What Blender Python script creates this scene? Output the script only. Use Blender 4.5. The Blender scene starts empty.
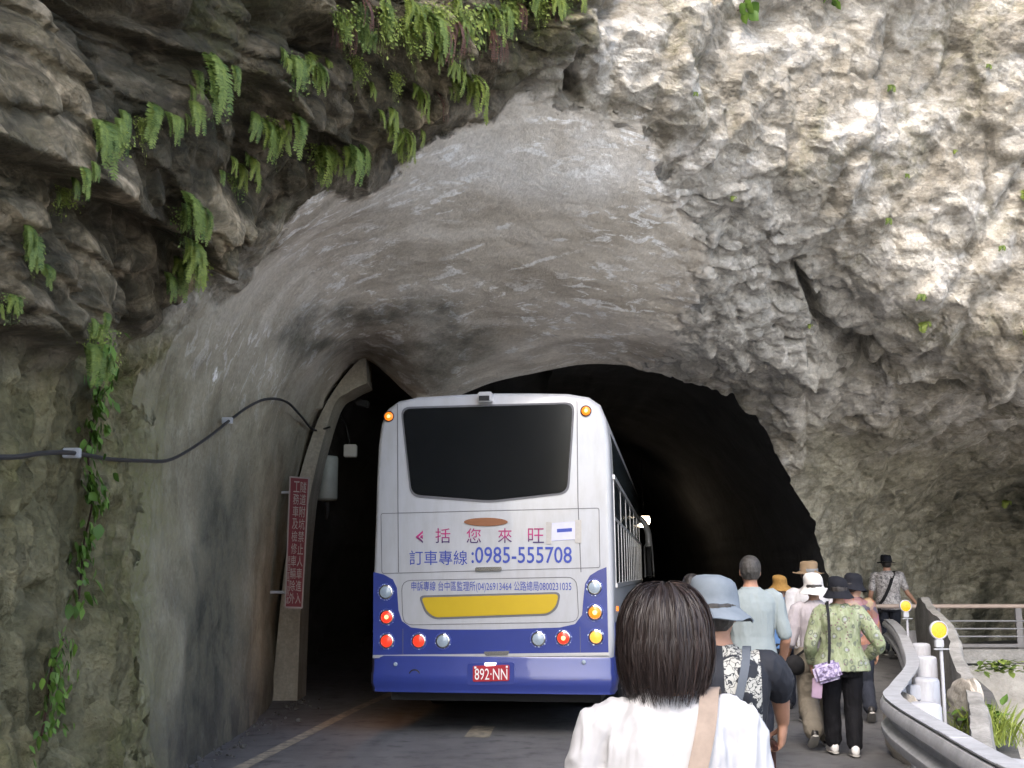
import bpy, bmesh, math, random
import numpy as np
from mathutils import Vector, Matrix, Quaternion
random.seed(11)
SC = bpy.context.scene
R = math.radians

# ------------------------------------------------------------------ camera
F_PX = 1150.0
PITCH = R(9.43)
CAM_Z = 1.6
cam_d = bpy.data.cameras.new('camera')
cam = bpy.data.objects.new('camera', cam_d)
SC.collection.objects.link(cam)
cam.location = (0, 0, CAM_Z)
cam.rotation_euler = (math.pi/2 + PITCH, 0, 0)
cam_d.sensor_width = 36.0
cam_d.lens = 36.0*F_PX/1024.0
cam_d.clip_start = 0.05
cam_d.clip_end = 2000
SC.camera = cam

# ------------------------------------------------------------------ light
SUN_EL, SUN_AZ = R(45), R(198)          # azimuth clockwise from +Y (the way the camera looks)
w = bpy.data.worlds.new('World'); SC.world = w; w.use_nodes = True
nt = w.node_tree
bgn = nt.nodes['Background']
sky = nt.nodes.new('ShaderNodeTexSky'); sky.sky_type = 'NISHITA'; sky.sun_disc = False
sky.sun_elevation = SUN_EL; sky.sun_rotation = SUN_AZ; sky.air_density = 1.0; sky.dust_density = 3.0; sky.ozone_density = 1.0
nt.links.new(sky.outputs[0], bgn.inputs[0]); bgn.inputs[1].default_value = 0.15
sd = bpy.data.lights.new('sun', 'SUN'); sd.energy = 0.8; sd.angle = R(35); sd.color = (1.0, 0.95, 0.88)
sun = bpy.data.objects.new('sun', sd); SC.collection.objects.link(sun)
sdir = Vector((math.sin(SUN_AZ)*math.cos(SUN_EL), math.cos(SUN_AZ)*math.cos(SUN_EL), math.sin(SUN_EL)))
sun.rotation_euler = (-sdir).to_track_quat('-Z', 'Y').to_euler()
SC.view_settings.view_transform = 'Standard'
SC.view_settings.look = 'None'
SC.view_settings.exposure = 1.95
SC.view_settings.gamma = 1.0
SC.view_settings.use_curve_mapping = False
SC.render.engine = 'CYCLES'
SC.cycles.use_denoising = True
SC.cycles.use_adaptive_sampling = True
SC.cycles.adaptive_threshold = 0.025
SC.cycles.adaptive_min_samples = 16
SC.cycles.max_bounces = 6
SC.cycles.diffuse_bounces = 4
SC.cycles.glossy_bounces = 2
SC.cycles.sample_clamp_indirect = 8.0

# ------------------------------------------------------------------ helpers
def pix(px, py, d):
    """point seen at (px, py) of the photograph, d metres ahead of the camera"""
    a = (px-512.0)/F_PX; b = (384.0-py)/F_PX
    cy = math.cos(PITCH) - b*math.sin(PITCH); cz = math.sin(PITCH) + b*math.cos(PITCH)
    return np.array([a/cy*d, d, CAM_Z + cz/cy*d])

def proj(P):
    x, y, z = P[..., 0], P[..., 1], P[..., 2]-CAM_Z
    fw = y*math.cos(PITCH) + z*math.sin(PITCH)
    up = -y*math.sin(PITCH) + z*math.cos(PITCH)
    fw = np.where(fw < 0.3, 0.3, fw)
    return 512 + x/fw*F_PX, 384 - up/fw*F_PX

def link(o, parent=None):
    SC.collection.objects.link(o)
    if parent is not None:
        o.parent = parent
    return o

def tag(o, label=None, cat=None, group=None, kind=None):
    if label: o['label'] = label
    if cat: o['category'] = cat
    if group: o['group'] = group
    if kind: o['kind'] = kind
    return o

def empty(name, loc=(0, 0, 0), rz=0.0):
    o = bpy.data.objects.new(name, None)
    o.location = loc; o.rotation_euler = (0, 0, rz); o.empty_display_size = 0.1
    return link(o)

def mesh_obj(name, verts, faces, mat=None, parent=None, smooth=False):
    me = bpy.data.meshes.new(name)
    if isinstance(verts, np.ndarray): verts = verts.tolist()
    if isinstance(faces, np.ndarray): faces = faces.tolist()
    me.from_pydata(verts, [], faces); me.update()
    if smooth:
        me.polygons.foreach_set('use_smooth', [True]*len(me.polygons))
    if mat is not None:
        me.materials.append(mat)
    o = bpy.data.objects.new(name, me)
    return link(o, parent)

class MB:
    """collects shapes, then links them as ONE mesh object"""
    def __init__(s): s.v = []; s.f = []
    def add(s, v, f):
        n = len(s.v); s.v += [tuple(map(float, q)) for q in v]; s.f += [tuple(i+n for i in q) for q in f]; return s
    def box(s, c, d, M=None):
        x, y, z = d[0]/2, d[1]/2, d[2]/2
        vs = [Vector((sx*x, sy*y, sz*z)) for sx in (-1, 1) for sy in (-1, 1) for sz in (-1, 1)]
        if M is not None: vs = [M @ q for q in vs]
        vs = [q+Vector(c) for q in vs]
        return s.add(vs, [(0,1,3,2),(4,6,7,5),(0,4,5,1),(2,3,7,6),(0,2,6,4),(1,5,7,3)])
    def tube(s, pts, r, n=10, cap=True):
        """round tube along pts; r a number or a list"""
        pts = [Vector(p) for p in pts]; m = len(pts)
        rs = r if hasattr(r, '__len__') else [r]*m
        vs = []; prev = None
        for i, p in enumerate(pts):
            t = (pts[min(i+1, m-1)] - pts[max(i-1, 0)]).normalized()
            if prev is None:
                a = Vector((0, 0, 1)) if abs(t.z) < 0.9 else Vector((1, 0, 0))
                x = t.cross(a).normalized()
            else:
                x = (prev - t*prev.dot(t)).normalized()
            y = t.cross(x); prev = x
            for k in range(n):
                an = 2*math.pi*k/n
                vs.append(p + (x*math.cos(an) + y*math.sin(an))*rs[i])
        fs = [(i*n+k, i*n+(k+1) % n, (i+1)*n+(k+1) % n, (i+1)*n+k) for i in range(m-1) for k in range(n)]
        if cap:
            fs.append(tuple(range(n))[::-1]); fs.append(tuple((m-1)*n+k for k in range(n)))
        return s.add(vs, fs)
    def lathe(s, prof, n=24, c=(0, 0, 0), M=None):
        """prof: list of (radius, z)"""
        vs = []; 
        for (r, z) in prof:
            for k in range(n):
                an = 2*math.pi*k/n
                q = Vector((max(r, 1e-4)*math.cos(an), max(r, 1e-4)*math.sin(an), z))
                if M is not None: q = M @ q
                vs.append(q + Vector(c))
        m = len(prof)
        fs = [(i*n+k, i*n+(k+1) % n, (i+1)*n+(k+1) % n, (i+1)*n+k) for i in range(m-1) for k in range(n)]
        fs.append(tuple(range(n))[::-1]); fs.append(tuple((m-1)*n+k for k in range(n)))
        return s.add(vs, fs)
    def prism(s, poly, z0, z1, M=None):
        n = len(poly)
        vs = [Vector((x, y, z0)) for x, y in poly] + [Vector((x, y, z1)) for x, y in poly]
        if M is not None: vs = [M @ q for q in vs]
        fs = [tuple(range(n))[::-1], tuple(range(n, 2*n))] + [(i, (i+1) % n, n+(i+1) % n, n+i) for i in range(n)]
        return s.add(vs, fs)
    def build(s, name, mat, parent=None, smooth=False, bevel=0.0, seg=2, angle=40):
        o = mesh_obj(name, s.v, s.f, mat, parent)
        bm = bmesh.new(); bm.from_mesh(o.data)
        bmesh.ops.recalc_face_normals(bm, faces=bm.faces)
        if bevel > 0:
            es = [e for e in bm.edges if len(e.link_faces) == 2 and e.calc_face_angle(0) > R(35)]
            bmesh.ops.bevel(bm, geom=es, offset=bevel, segments=seg, affect='EDGES', clamp_overlap=True)
        bm.to_mesh(o.data); bm.free()
        if smooth:
            o.data.polygons.foreach_set('use_smooth', [True]*len(o.data.polygons))
            o.data.set_sharp_from_angle(angle=R(angle))
        return o

def frame(o, x, y, z):
    """matrix whose columns are x, y, z axes at origin o"""
    M = Matrix((x, y, z)).transposed().to_4x4(); M.translation = o; return M

# ------------------------------------------------------------------ noise (numpy)
def _h(ix, iy, iz, seed):
    h = (ix.astype(np.int64)*374761393 + iy.astype(np.int64)*668265263 + iz.astype(np.int64)*2147483647 + seed*974634553) & 0xFFFFFFFF
    h = ((h ^ (h >> 13))*1274126177) & 0xFFFFFFFF
    h = ((h ^ (h >> 15))*2246822519) & 0xFFFFFFFF
    h = h ^ (h >> 16)
    return (h & 0xFFFFFF).astype(np.float64)/float(0x1000000)

def vnoise(P, seed=0):
    i = np.floor(P).astype(np.int64); f = P-i
    u = f*f*f*(f*(f*6-15)+10)
    r = 0
    for dx in (0, 1):
        wx = u[:, 0] if dx else 1-u[:, 0]
        for dy in (0, 1):
            wy = u[:, 1] if dy else 1-u[:, 1]
            for dz in (0, 1):
                wz = u[:, 2] if dz else 1-u[:, 2]
                r = r + wx*wy*wz*_h(i[:, 0]+dx, i[:, 1]+dy, i[:, 2]+dz, seed)
    return r*2-1

def fbm(P, octv=4, seed=0, gain=0.5, ridge=False):
    s = 0; a = 1.0; t = 0
    for o in range(octv):
        n = vnoise(P*(2.03**o)+o*17.3, seed+o)
        if ridge: n = 1-2*np.abs(n)
        s = s+a*n; t += a; a *= gain
    return s/t

def voro(P, seed=0):
    """F1, F2, random vector of the nearest cell (3), its offset vector (3)"""
    i = np.floor(P).astype(np.int64)
    n = len(P); f1 = np.full(n, 9.0); f2 = np.full(n, 9.0); rv = np.zeros((n, 3)); dv = np.zeros((n, 3))
    for dx in (-1, 0, 1):
        for dy in (-1, 0, 1):
            for dz in (-1, 0, 1):
                c = i + np.array([dx, dy, dz])
                h = np.stack([_h(c[:, 0], c[:, 1], c[:, 2], seed+k) for k in range(3)], 1)
                q = P-(c+h); d = np.sqrt((q*q).sum(1))
                m = d < f1
                f2 = np.where(m, f1, np.minimum(f2, d)); f1 = np.where(m, d, f1)
                rv[m] = h[m]; dv[m] = q[m]
    rv = (rv*7.31+rv[:, [1, 2, 0]]*3.77) % 1.0
    return f1, f2, rv, dv

def facet(P, seed=0, tilt=1.0, beta=1.0):
    """continuous faceted relief: upper envelope of tilted planes scattered over a jittered lattice; value, crease distance"""
    i = np.floor(P).astype(np.int64); n = len(P); g1 = np.full(n, -9.0); g2 = np.full(n, -9.0)
    for dx in (-1, 0, 1):
        for dy in (-1, 0, 1):
            for dz in (-1, 0, 1):
                c = i + np.array([dx, dy, dz])
                h = np.stack([_h(c[:, 0], c[:, 1], c[:, 2], seed+k) for k in range(3)], 1)
                t = np.stack([_h(c[:, 0], c[:, 1], c[:, 2], seed+k) for k in range(3, 6)], 1)*2-1
                q = P-(c+h); g = 0.35*t[:, 0]*tilt + (q*t).sum(1)*tilt - beta*(q*q).sum(1) - 26*np.maximum(0, np.sqrt((q*q).sum(1))-0.74)**2
                m = g > g1
                g2 = np.where(m, g1, np.maximum(g2, g)); g1 = np.where(m, g, g1)
    return g1-0.25*tilt+0.15*beta, g1-g2

def sstep(a, b, x):
    t = np.clip((x-a)/(b-a), 0, 1); return t*t*(3-2*t)

def poly_sd(px, py, poly):
    """signed distance (positive inside) to a polygon"""
    poly = np.array(poly, float); n = len(poly)
    d = np.full(px.shape, 1e9); ins = np.zeros(px.shape, bool)
    for i in range(n):
        a = poly[i]; b = poly[(i+1) % n]; e = b-a
        t = np.clip(((px-a[0])*e[0]+(py-a[1])*e[1])/(e@e), 0, 1)
        d = np.minimum(d, np.hypot(px-a[0]-t*e[0], py-a[1]-t*e[1]))
        c = ((a[1] > py) != (b[1] > py))
        with np.errstate(divide='ignore', invalid='ignore'):
            xi = a[0]+(py-a[1])*(e[0])/(e[1] if e[1] != 0 else 1e-9)
        ins ^= c & (px < xi)
    return np.where(ins, d, -d)

def catmull(C, n_per):
    """C (k, m, 3) control rows; n_per samples per interval -> (sum+1, m, 3) and parameter"""
    k = len(C); out = []; par = []
    for i in range(k-1):
        p0 = C[max(i-1, 0)]; p1 = C[i]; p2 = C[i+1]; p3 = C[min(i+2, k-1)]
        for t in np.linspace(0, 1, n_per[i], endpoint=False):
            out.append(0.5*((2*p1)+(p2-p0)*t+(2*p0-5*p1+4*p2-p3)*t*t+(3*p1-p0-3*p2+p3)*t**3)); par.append(i+t)
    out.append(C[-1]); par.append(k-1.0)
    return np.array(out), np.array(par)

# ------------------------------------------------------------------ node helpers
def new_mat(name):
    m = bpy.data.materials.new(name); m.use_nodes = True
    return m, m.node_tree.nodes, m.node_tree.links, m.node_tree.nodes['Principled BSDF']

def tex_noise(N, L, vec, scale, detail=6, rough=0.6, dist=0.0):
    n = N.new('ShaderNodeTexNoise'); n.inputs['Scale'].default_value = scale
    n.inputs['Detail'].default_value = detail; n.inputs['Roughness'].default_value = rough
    n.inputs['Distortion'].default_value = dist
    if vec is not None: L.new(vec, n.inputs['Vector'])
    return n.outputs['Fac']

def ramp(N, L, fac, stops):
    r = N.new('ShaderNodeValToRGB'); cr = r.color_ramp
    while len(cr.elements) < len(stops): cr.elements.new(0.5)
    for e, (p, c) in zip(cr.elements, stops):
        e.position = p; e.color = (c, c, c, 1) if not hasattr(c, '__len__') else (*c, 1)
    L.new(fac, r.inputs[0]); return r.outputs[0]

def mix(N, L, fac, a, b, mode='MIX'):
    m = N.new('ShaderNodeMix'); m.data_type = 'RGBA'; m.blend_type = mode
    for sock, val in ((m.inputs[0], fac), (m.inputs[6], a), (m.inputs[7], b)):
        if isinstance(val, (int, float)): sock.default_value = val if sock.type == 'VALUE' else (val, val, val, 1)
        elif isinstance(val, tuple): sock.default_value = (*val, 1) if len(val) == 3 else val
        else: L.new(val, sock)
    return m.outputs[2]

def math_n(N, L, op, a, b=None, clamp=False):
    m = N.new('ShaderNodeMath'); m.operation = op; m.use_clamp = clamp
    for i, v in enumerate((a, b)):
        if v is None: continue
        if isinstance(v, (int, float)): m.inputs[i].default_value = v
        else: L.new(v, m.inputs[i])
    return m.outputs[0]

def attr(N, name):
    a = N.new('ShaderNodeAttribute'); a.attribute_name = name; return a

def mapping(N, L, vec, scale=(1, 1, 1), rot=(0, 0, 0)):
    m = N.new('ShaderNodeMapping'); m.inputs['Scale'].default_value = scale; m.inputs['Rotation'].default_value = rot
    L.new(vec, m.inputs['Vector']); return m.outputs[0]

def bump(N, L, h, bsdf, strength=0.3, dist=0.02, prev=None):
    b = N.new('ShaderNodeBump'); b.inputs['Strength'].default_value = strength; b.inputs['Distance'].default_value = dist
    L.new(h, b.inputs['Height'])
    if prev is not None: L.new(prev, b.inputs['Normal'])
    if bsdf is not None: L.new(b.outputs[0], bsdf.inputs['Normal'])
    return b.outputs[0]

def objcoord(N):
    return N.new('ShaderNodeTexCoord').outputs['Object']

def plain(name, col, rough=0.5, metal=0.0, var=0.12, scale=12.0, bmp=0.0, spec=None, coat=0.0):
    """a one-colour material with a little wear so it never reads as flat"""
    m, N, L, B = new_mat(name)
    co = objcoord(N)
    f = tex_noise(N, L, co, scale, 5, 0.65)
    hi = tuple(min(1, c*(1+var)) for c in col); lo = tuple(c*(1-var) for c in col)
    L.new(mix(N, L, f, lo, hi), B.inputs['Base Color'])
    B.inputs['Roughness'].default_value = rough; B.inputs['Metallic'].default_value = metal
    if coat: B.inputs['Coat Weight'].default_value = coat
    if spec is not None: B.inputs['Specular IOR Level'].default_value = spec
    if bmp: bump(N, L, tex_noise(N, L, co, scale*6, 4, 0.6), B, bmp, 0.01)
    return m

def emit_mat(name, col, strength, base=(0.5, 0.1, 0.05)):
    m, N, L, B = new_mat(name)
    B.inputs['Base Color'].default_value = (*base, 1)
    B.inputs['Emission Color'].default_value = (*col, 1)
    B.inputs['Emission Strength'].default_value = strength
    B.inputs['Roughness'].default_value = 0.25
    return m
# ------------------------------------------------------------------ the rock: rows run from the inner opening outwards,
# columns from the foot of the left wall over the vault to the foot of the right wall
CR = [
 [(274,712,15.9),(282,600,15.9),(296,500,15.8),(318,418,15.7),(364,360,15.6),(425,402,15.7),(505,379,15.9),(605,364,16.0),(690,385,16.2),(752,412,16.5),(790,480,17.0),(828,562,18.0),(850,690,18.2)],
 [(254,722,13),(256,620,13),(262,520,13),(286,400,13),(335,330,13),(410,310,13.2),(500,300,13.4),(600,305,13.6),(700,330,14.2),(790,370,15),(850,440,17),(890,545,20.2),(915,668,21.5)],
 [(213,748,11),(212,620,11),(215,500,11),(235,370,11),(290,270,11),(380,225,11.1),(490,205,11.6),(610,210,12.0),(720,240,12.8),(825,310,14.3),(900,405,15.6),(960,500,21),(985,665,23.5)],
 [(150,795,8.9),(145,640,8.9),(145,500,8.9),(155,370,8.9),(215,265,8.9),(330,180,9.3),(470,110,10.3),(610,100,11.0),(740,150,11.9),(860,240,13.2),(960,380,15.0),(1030,470,20),(1060,660,25)],
 [(90,840,7.6),(80,660,7.5),(75,500,7.3),(85,350,7.2),(150,215,7.2),(290,110,7.8),(450,50,9.5),(610,40,10.6),(760,70,11.7),(900,170,12.9),(1030,390,14.7),(1110,440,18),(1150,650,26)],
 [(0,900,6.2),(-20,680,6),(-20,500,5.8),(-10,300,5.7),(80,130,6.0),(250,30,7.0),(440,-30,9.1),(610,-40,10.6),(780,-20,11.7),(950,90,12.7),(1130,350,14.2),(1250,400,15),(1300,650,24)],
]
C = [[pix(*q) for q in row] for row in CR]
C.append([(-2.95,3.5,-0.1),(-3.05,3.5,1.2),(-3.05,3.4,2.3),(-2.95,3.5,3.6),(-2.6,4.2,5.2),(-2,5.4,6.8),(-.8,8.5,8.4),(.8,10.4,9.2),(3,11.0,9.2),(5.7,12.3,8.5),(8.9,13.4,7.0),(12,13,5),(16,20,0)])
C.append([(-3.2,-2,-0.1),(-3.3,-2,1.5),(-3.3,-2,3),(-3.2,-1,5),(-2.8,1.5,7.5),(-2.2,4,10),(-1,8.3,11.5),(.8,10.4,12),(3.2,10.8,12),(6.1,12.3,11.5),(10.2,13.0,10.5),(15,12,8),(22,16,0)])
C.append([(-4,-9,-0.1),(-4,-9,2.5),(-4,-9,5),(-4,-6,9),(-4,-1,13),(-3.5,3,16),(-2,7.5,18),(.8,9.8,18.5),(3.5,11,18.5),(7,11.5,18),(12,12,17),(18,12,14),(30,14,0)])
C = np.array(C, float)
C[:, 0, 2] = -0.2; C[:, -1, 2] = -0.2
G, VP = catmull(C, [100,100,100,100,95,80,40,22,12])
G, UP = catmull(G.transpose(1, 0, 2), [60,60,60,70,75,75,75,75,75,75,80,60])
# G is (nu, nv, 3)
nu, nv = G.shape[:2]
du = np.gradient(G, axis=0); dv_ = np.gradient(G, axis=1)
NRM = np.cross(du, dv_); NRM /= np.linalg.norm(NRM, axis=2, keepdims=True)+1e-12
mid = NRM[nu//2, 150]
if mid[2] > 0: NRM = -NRM                    # towards the open space
P = G.reshape(-1, 3); NN = NRM.reshape(-1, 3)
UU, VV = [a.reshape(-1) for a in np.meshgrid(UP, VP, indexing='ij')]
PX, PY = proj(P)
near = P[:, 1] < 2.0
PX = np.where(near, -400, PX); PY = np.where(near, 300, PY)
wn1 = fbm(P*0.9, 4, 3); wn2 = fbm(P*0.9+31.7, 4, 9); wn3 = fbm(P*0.35+5.1, 3, 21)
wx = PX+wn1*42; wy = PY+wn2*42
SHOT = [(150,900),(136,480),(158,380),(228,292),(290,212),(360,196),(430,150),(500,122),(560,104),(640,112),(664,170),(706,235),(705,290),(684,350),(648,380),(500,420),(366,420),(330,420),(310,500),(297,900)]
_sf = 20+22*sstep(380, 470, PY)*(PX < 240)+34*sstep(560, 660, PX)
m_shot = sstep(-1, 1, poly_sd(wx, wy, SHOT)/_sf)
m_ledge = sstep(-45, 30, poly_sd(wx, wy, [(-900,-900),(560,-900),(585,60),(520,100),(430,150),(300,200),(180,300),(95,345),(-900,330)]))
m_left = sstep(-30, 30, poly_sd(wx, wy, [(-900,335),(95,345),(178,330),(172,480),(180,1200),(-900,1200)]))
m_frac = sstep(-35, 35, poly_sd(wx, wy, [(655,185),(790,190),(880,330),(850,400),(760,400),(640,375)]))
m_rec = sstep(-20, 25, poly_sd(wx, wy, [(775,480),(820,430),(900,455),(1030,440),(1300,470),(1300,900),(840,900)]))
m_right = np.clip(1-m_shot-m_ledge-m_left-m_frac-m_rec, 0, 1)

def blocks(Q, seed, tilt, soft=0.22, groove=0.12):
    f1, f2, rv, dv = voro(Q, seed)
    e = f2-f1
    return ((rv[:, 0]-0.5)*0.8 + ((rv-0.5)*dv).sum(1)*tilt)*sstep(0.0, soft, e) - groove*(1-sstep(0, soft*0.6, e)), e
warp = np.stack([wn1, wn2, wn3], 1)
# tilted beds
st = np.array([0.22, 0.10, 1.0]); st /= np.linalg.norm(st)
tq = P[:, 2]*0.97 - 0.22*P[:, 0] - 0.08*P[:, 1]
AN = np.stack([P[:, 0]+0.22*P[:, 2], P[:, 1], tq*1.9], 1)
b1, e1 = facet(AN*0.75+warp*0.25, 1, 1.3, 0.9)
b2, e2 = facet(AN*1.9+warp*0.5, 12, 1.3, 0.9)
# steep joints seen on the sunlit side
JA = np.stack([P[:, 0]*1.3-0.5*P[:, 2], P[:, 1]*0.8, P[:, 2]*0.55+P[:, 0]*0.5], 1)
b3, e3 = facet(JA*0.85+warp*0.35, 25, 1.5, 0.75)
b4, e4 = facet(JA*np.array([1.7, 2.6, 2.9])+warp*0.5, 36, 1.5, 0.75)
b6, e6 = facet(P*1.5+warp*0.5+9.0, 44, 1.5, 0.75)
b5, e5 = facet(P*np.array([5.0, 5.0, 7.0])+warp*0.9, 57, 1.5, 0.85)
rf = fbm(P*2.2, 5, 40, 0.55, True)
fine = fbm(P*9, 4, 50, 0.6)
led_t = tq*1.35 + 0.30*wn3 + 0.10*wn1
led_f = led_t-np.floor(led_t)
led_id = _h(np.floor(led_t).astype(np.int64), np.zeros(len(P), np.int64), np.zeros(len(P), np.int64), 4)
ledge = (1-led_f)**0.8*(0.35+0.75*led_id)*sstep(0.0, 0.06, led_f)
led2 = (tq*4.1+0.5*wn1+0.4*b2) % 1.0
# vertical runnels of the near left wall
run = fbm(np.stack([P[:, 0]*1.0, P[:, 1]*2.6, P[:, 2]*0.45], 1), 5, 70, 0.55, True)
run2 = fbm(np.stack([P[:, 0]*3.0, P[:, 1]*7.0, P[:, 2]*1.6], 1), 4, 75, 0.55)
h_ledge = (0.36*ledge - 0.12 + 0.17*b1 + 0.10*b2 + 0.05*(1-led2) + 0.055*b4 + 0.04*b5 + 0.02*rf)*(0.45+0.55*sstep(0, 75, -poly_sd(wx, wy, SHOT))) + 0.012*fine
h_left = 0.17*run + 0.06*run2 + 0.06*b1 + 0.05*b2 + 0.02*b4 + 0.018*b5 + 0.02*rf - 0.03
h_right = 0.15*b3 - 0.075*b6 + 0.06*b4 - 0.026*b5 + 0.02*rf + 0.014*fine + 0.16*fbm(JA*0.6, 3, 88)
h_frac = 0.085*b2 + 0.07*b4 - 0.05*b6 + 0.045*b5 + 0.06*(1-led2) + 0.018*fine - 0.02
h_rec = 0.08*b3 - 0.06*b6 + 0.04*b4 + 0.02*rf - 0.015*b5 + 0.012*fine
h_shot = 0.05*fbm(P*0.9, 3, 60) + 0.018*fbm(P*3, 3, 61) + 0.006*fine
hh = m_ledge*h_ledge + m_left*h_left + m_right*h_right + m_frac*h_frac + m_rec*h_rec
hh = hh/np.maximum(m_ledge+m_left+m_right+m_frac+m_rec, 0.3)
hh = hh*(1-m_shot) + h_shot*m_shot
# ledge lip of natural rock stands proud of the sprayed vault
lip = sstep(-4, 50, -poly_sd(wx, wy, SHOT))*sstep(2.2, 3.2, VV)*(1-sstep(8, 9.5, UU))
hh = hh + 0.09*lip*(m_ledge+0.5*m_right)
# the deep crevice beside the pillar
def seg_d(px, py, a, b):
    a = np.array(a, float); b = np.array(b, float); e = b-a
    t = np.clip(((px-a[0])*e[0]+(py-a[1])*e[1])/(e@e), 0, 1)
    return np.hypot(px-a[0]-t*e[0], py-a[1]-t*e[1]), t
ds, ts = seg_d(PX+wn1*12+b4*10, PY+wn2*12, (802, 262), (858, 380))
hh = hh - 0.55*np.exp(-(ds/(2.5+8*ts))**2)*sstep(0, 0.4, ts+0.2)
for (a, b, wd, dp) in (((930,385),(905,408),12,0.5), ((575,80),(585,92),7,0.35), ((290,30),(310,45),16,0.3)):
    ds, ts = seg_d(wx, wy, a, b); hh = hh - dp*np.exp(-(ds/wd)**2)
edge0 = sstep(0.0, 0.12, VV)
hh = hh*(0.35+0.65*np.maximum(edge0, sstep(7.4, 8.2, UU)))
hh = np.where(UU > 11.6, hh*0.6, hh)
hg = hh.reshape(nu, nv)
for _ in range(0):
    hg[1:-1] = (hg[:-2]+2*hg[1:-1]+hg[2:])/4; hg[:, 1:-1] = (hg[:, :-2]+2*hg[:, 1:-1]+hg[:, 2:])/4
hh = hg.reshape(-1)
DP = P + NN*hh[:, None]
idx = np.arange(nu*nv).reshape(nu, nv)
FQ = np.stack([idx[:-1, :-1], idx[1:, :-1], idx[1:, 1:], idx[:-1, 1:]], -1).reshape(-1, 4)

def np_mesh(name, V, Fq, mat, attrs, parent=None):
    used = np.unique(Fq); remap = np.full(len(V), -1, np.int64); remap[used] = np.arange(len(used))
    Fq = remap[Fq]; V = V[used]
    me = bpy.data.meshes.new(name)
    me.vertices.add(len(V)); me.vertices.foreach_set('co', V.astype(np.float32).ravel())
    k = Fq.shape[1]
    me.loops.add(Fq.size); me.loops.foreach_set('vertex_index', Fq.astype(np.int32).ravel())
    me.polygons.add(len(Fq)); me.polygons.foreach_set('loop_start', np.arange(0, Fq.size, k, dtype=np.int32))
    me.polygons.foreach_set('use_smooth', np.ones(len(Fq), bool))
    me.update(calc_edges=True)
    for an, arr in attrs.items():
        a = me.attributes.new(an, 'FLOAT', 'POINT'); a.data.foreach_set('value', arr[used].astype(np.float32))
    me.materials.append(mat)
    o = bpy.data.objects.new(name, me)
    return link(o, parent)

# --- stains that have a place of their own
mossline = np.exp(-((wx-138-0.0*wy)/26)**2)*sstep(260, 420, PY)*m_shot*1.2 + np.exp(-((wx-(330-0.55*PY))/22)**2)*sstep(230, 300, PY)*(1-sstep(380, 470, PY))*m_shot
moss = np.clip(mossline + 0.55*m_left*sstep(-0.1, 0.5, wn1+0.5*run) + 0.55*m_ledge*sstep(0.0, 0.5, wn2), 0, 1)
moss = np.clip(moss + 0.35*m_right*sstep(0.15, 0.5, fbm(P*1.7, 4, 90)), 0, 1)
wet = np.exp(-((wx-238+0.03*PY)/26)**2)*sstep(380, 520, PY)*m_shot*0.9 + np.exp(-((wx-205)/14)**2)*sstep(480, 560, PY)*m_shot*0.25
wet = np.clip(wet + 0.8*np.exp(-(poly_sd(wx, wy, [(300,330),(340,300),(420,320),(470,345),(430,372),(370,360)])/22)**2)*m_shot, 0, 1)
wet = np.clip(wet + m_rec*sstep(0.05, 0.4, fbm(np.stack([P[:, 0]*1.1, P[:, 1]*1.1, P[:, 2]*0.3], 1), 4, 91))*sstep(840, 960, PX)*0.9, 0, 1)
lime = np.zeros(len(P))
for (lx, ly, la, lw, an) in ((360,258,46,7,-22),(392,243,16,6,-15),(318,270,14,4,-25),(505,228,16,5,-15),(612,217,9,3,0),(548,128,8,3,0),(470,250,30,3,-20),(540,262,60,3,-17),(590,300,40,4,5),(600,358,30,5,5),(480,285,12,6,-10),(620,345,16,8,0),(560,240,12,3,0),(640,300,14,5,0),(215,375,4,16,12),(590,170,46,16,-12),(650,205,16,5,0),(510,350,16,5,-25)):
    ca, sa = math.cos(R(an)), math.sin(R(an)); ux = (PX-lx)*ca+(PY-ly)*sa; uy = -(PX-lx)*sa+(PY-ly)*ca
    lime = np.maximum(lime, np.exp(-((ux/la)**2+(uy/lw)**2)*1.2))
pale = np.clip(np.exp(-(((wx-575)/75)**2+((wy-165)/26)**2))*m_shot + 0.6*np.exp(-(((wx-455)/120)**2+((wy-175+0.35*(wx-455))/22)**2))*m_shot, 0, 1)
base_dirt = m_shot*(1-sstep(0.1, 0.9, P[:, 2]))

mr, N, L, B = new_mat('rock')
co = objcoord(N)
a_led, a_left, a_right, a_frac, a_rec, a_moss, a_wet, a_edge = [attr(N, k).outputs['Fac'] for k in ('ledge','left','sunny','frac','recess','moss','wet','joint')]
n1 = tex_noise(N, L, co, 1.3, 6, 0.65, 0.6); n2 = tex_noise(N, L, co, 6.0, 6, 0.7, 0.4); n3 = tex_noise(N, L, co, 28, 6, 0.7)
n4 = tex_noise(N, L, mapping(N, L, co, (1, 1, 2.6), (0.1, 0.25, 0)), 2.2, 6, 0.65, 1.2)
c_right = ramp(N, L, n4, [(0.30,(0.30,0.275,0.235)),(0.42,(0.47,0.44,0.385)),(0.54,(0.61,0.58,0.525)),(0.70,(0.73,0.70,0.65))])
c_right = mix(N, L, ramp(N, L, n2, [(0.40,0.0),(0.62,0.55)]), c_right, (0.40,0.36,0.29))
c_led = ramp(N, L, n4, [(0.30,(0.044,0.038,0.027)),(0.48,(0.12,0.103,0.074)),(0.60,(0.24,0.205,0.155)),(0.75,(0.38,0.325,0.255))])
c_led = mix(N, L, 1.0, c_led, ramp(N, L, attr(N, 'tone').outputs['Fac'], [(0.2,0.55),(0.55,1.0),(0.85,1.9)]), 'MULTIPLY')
c_led = mix(N, L, 1.0, c_led, (1.02, 0.98, 0.88), 'MULTIPLY')
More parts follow.
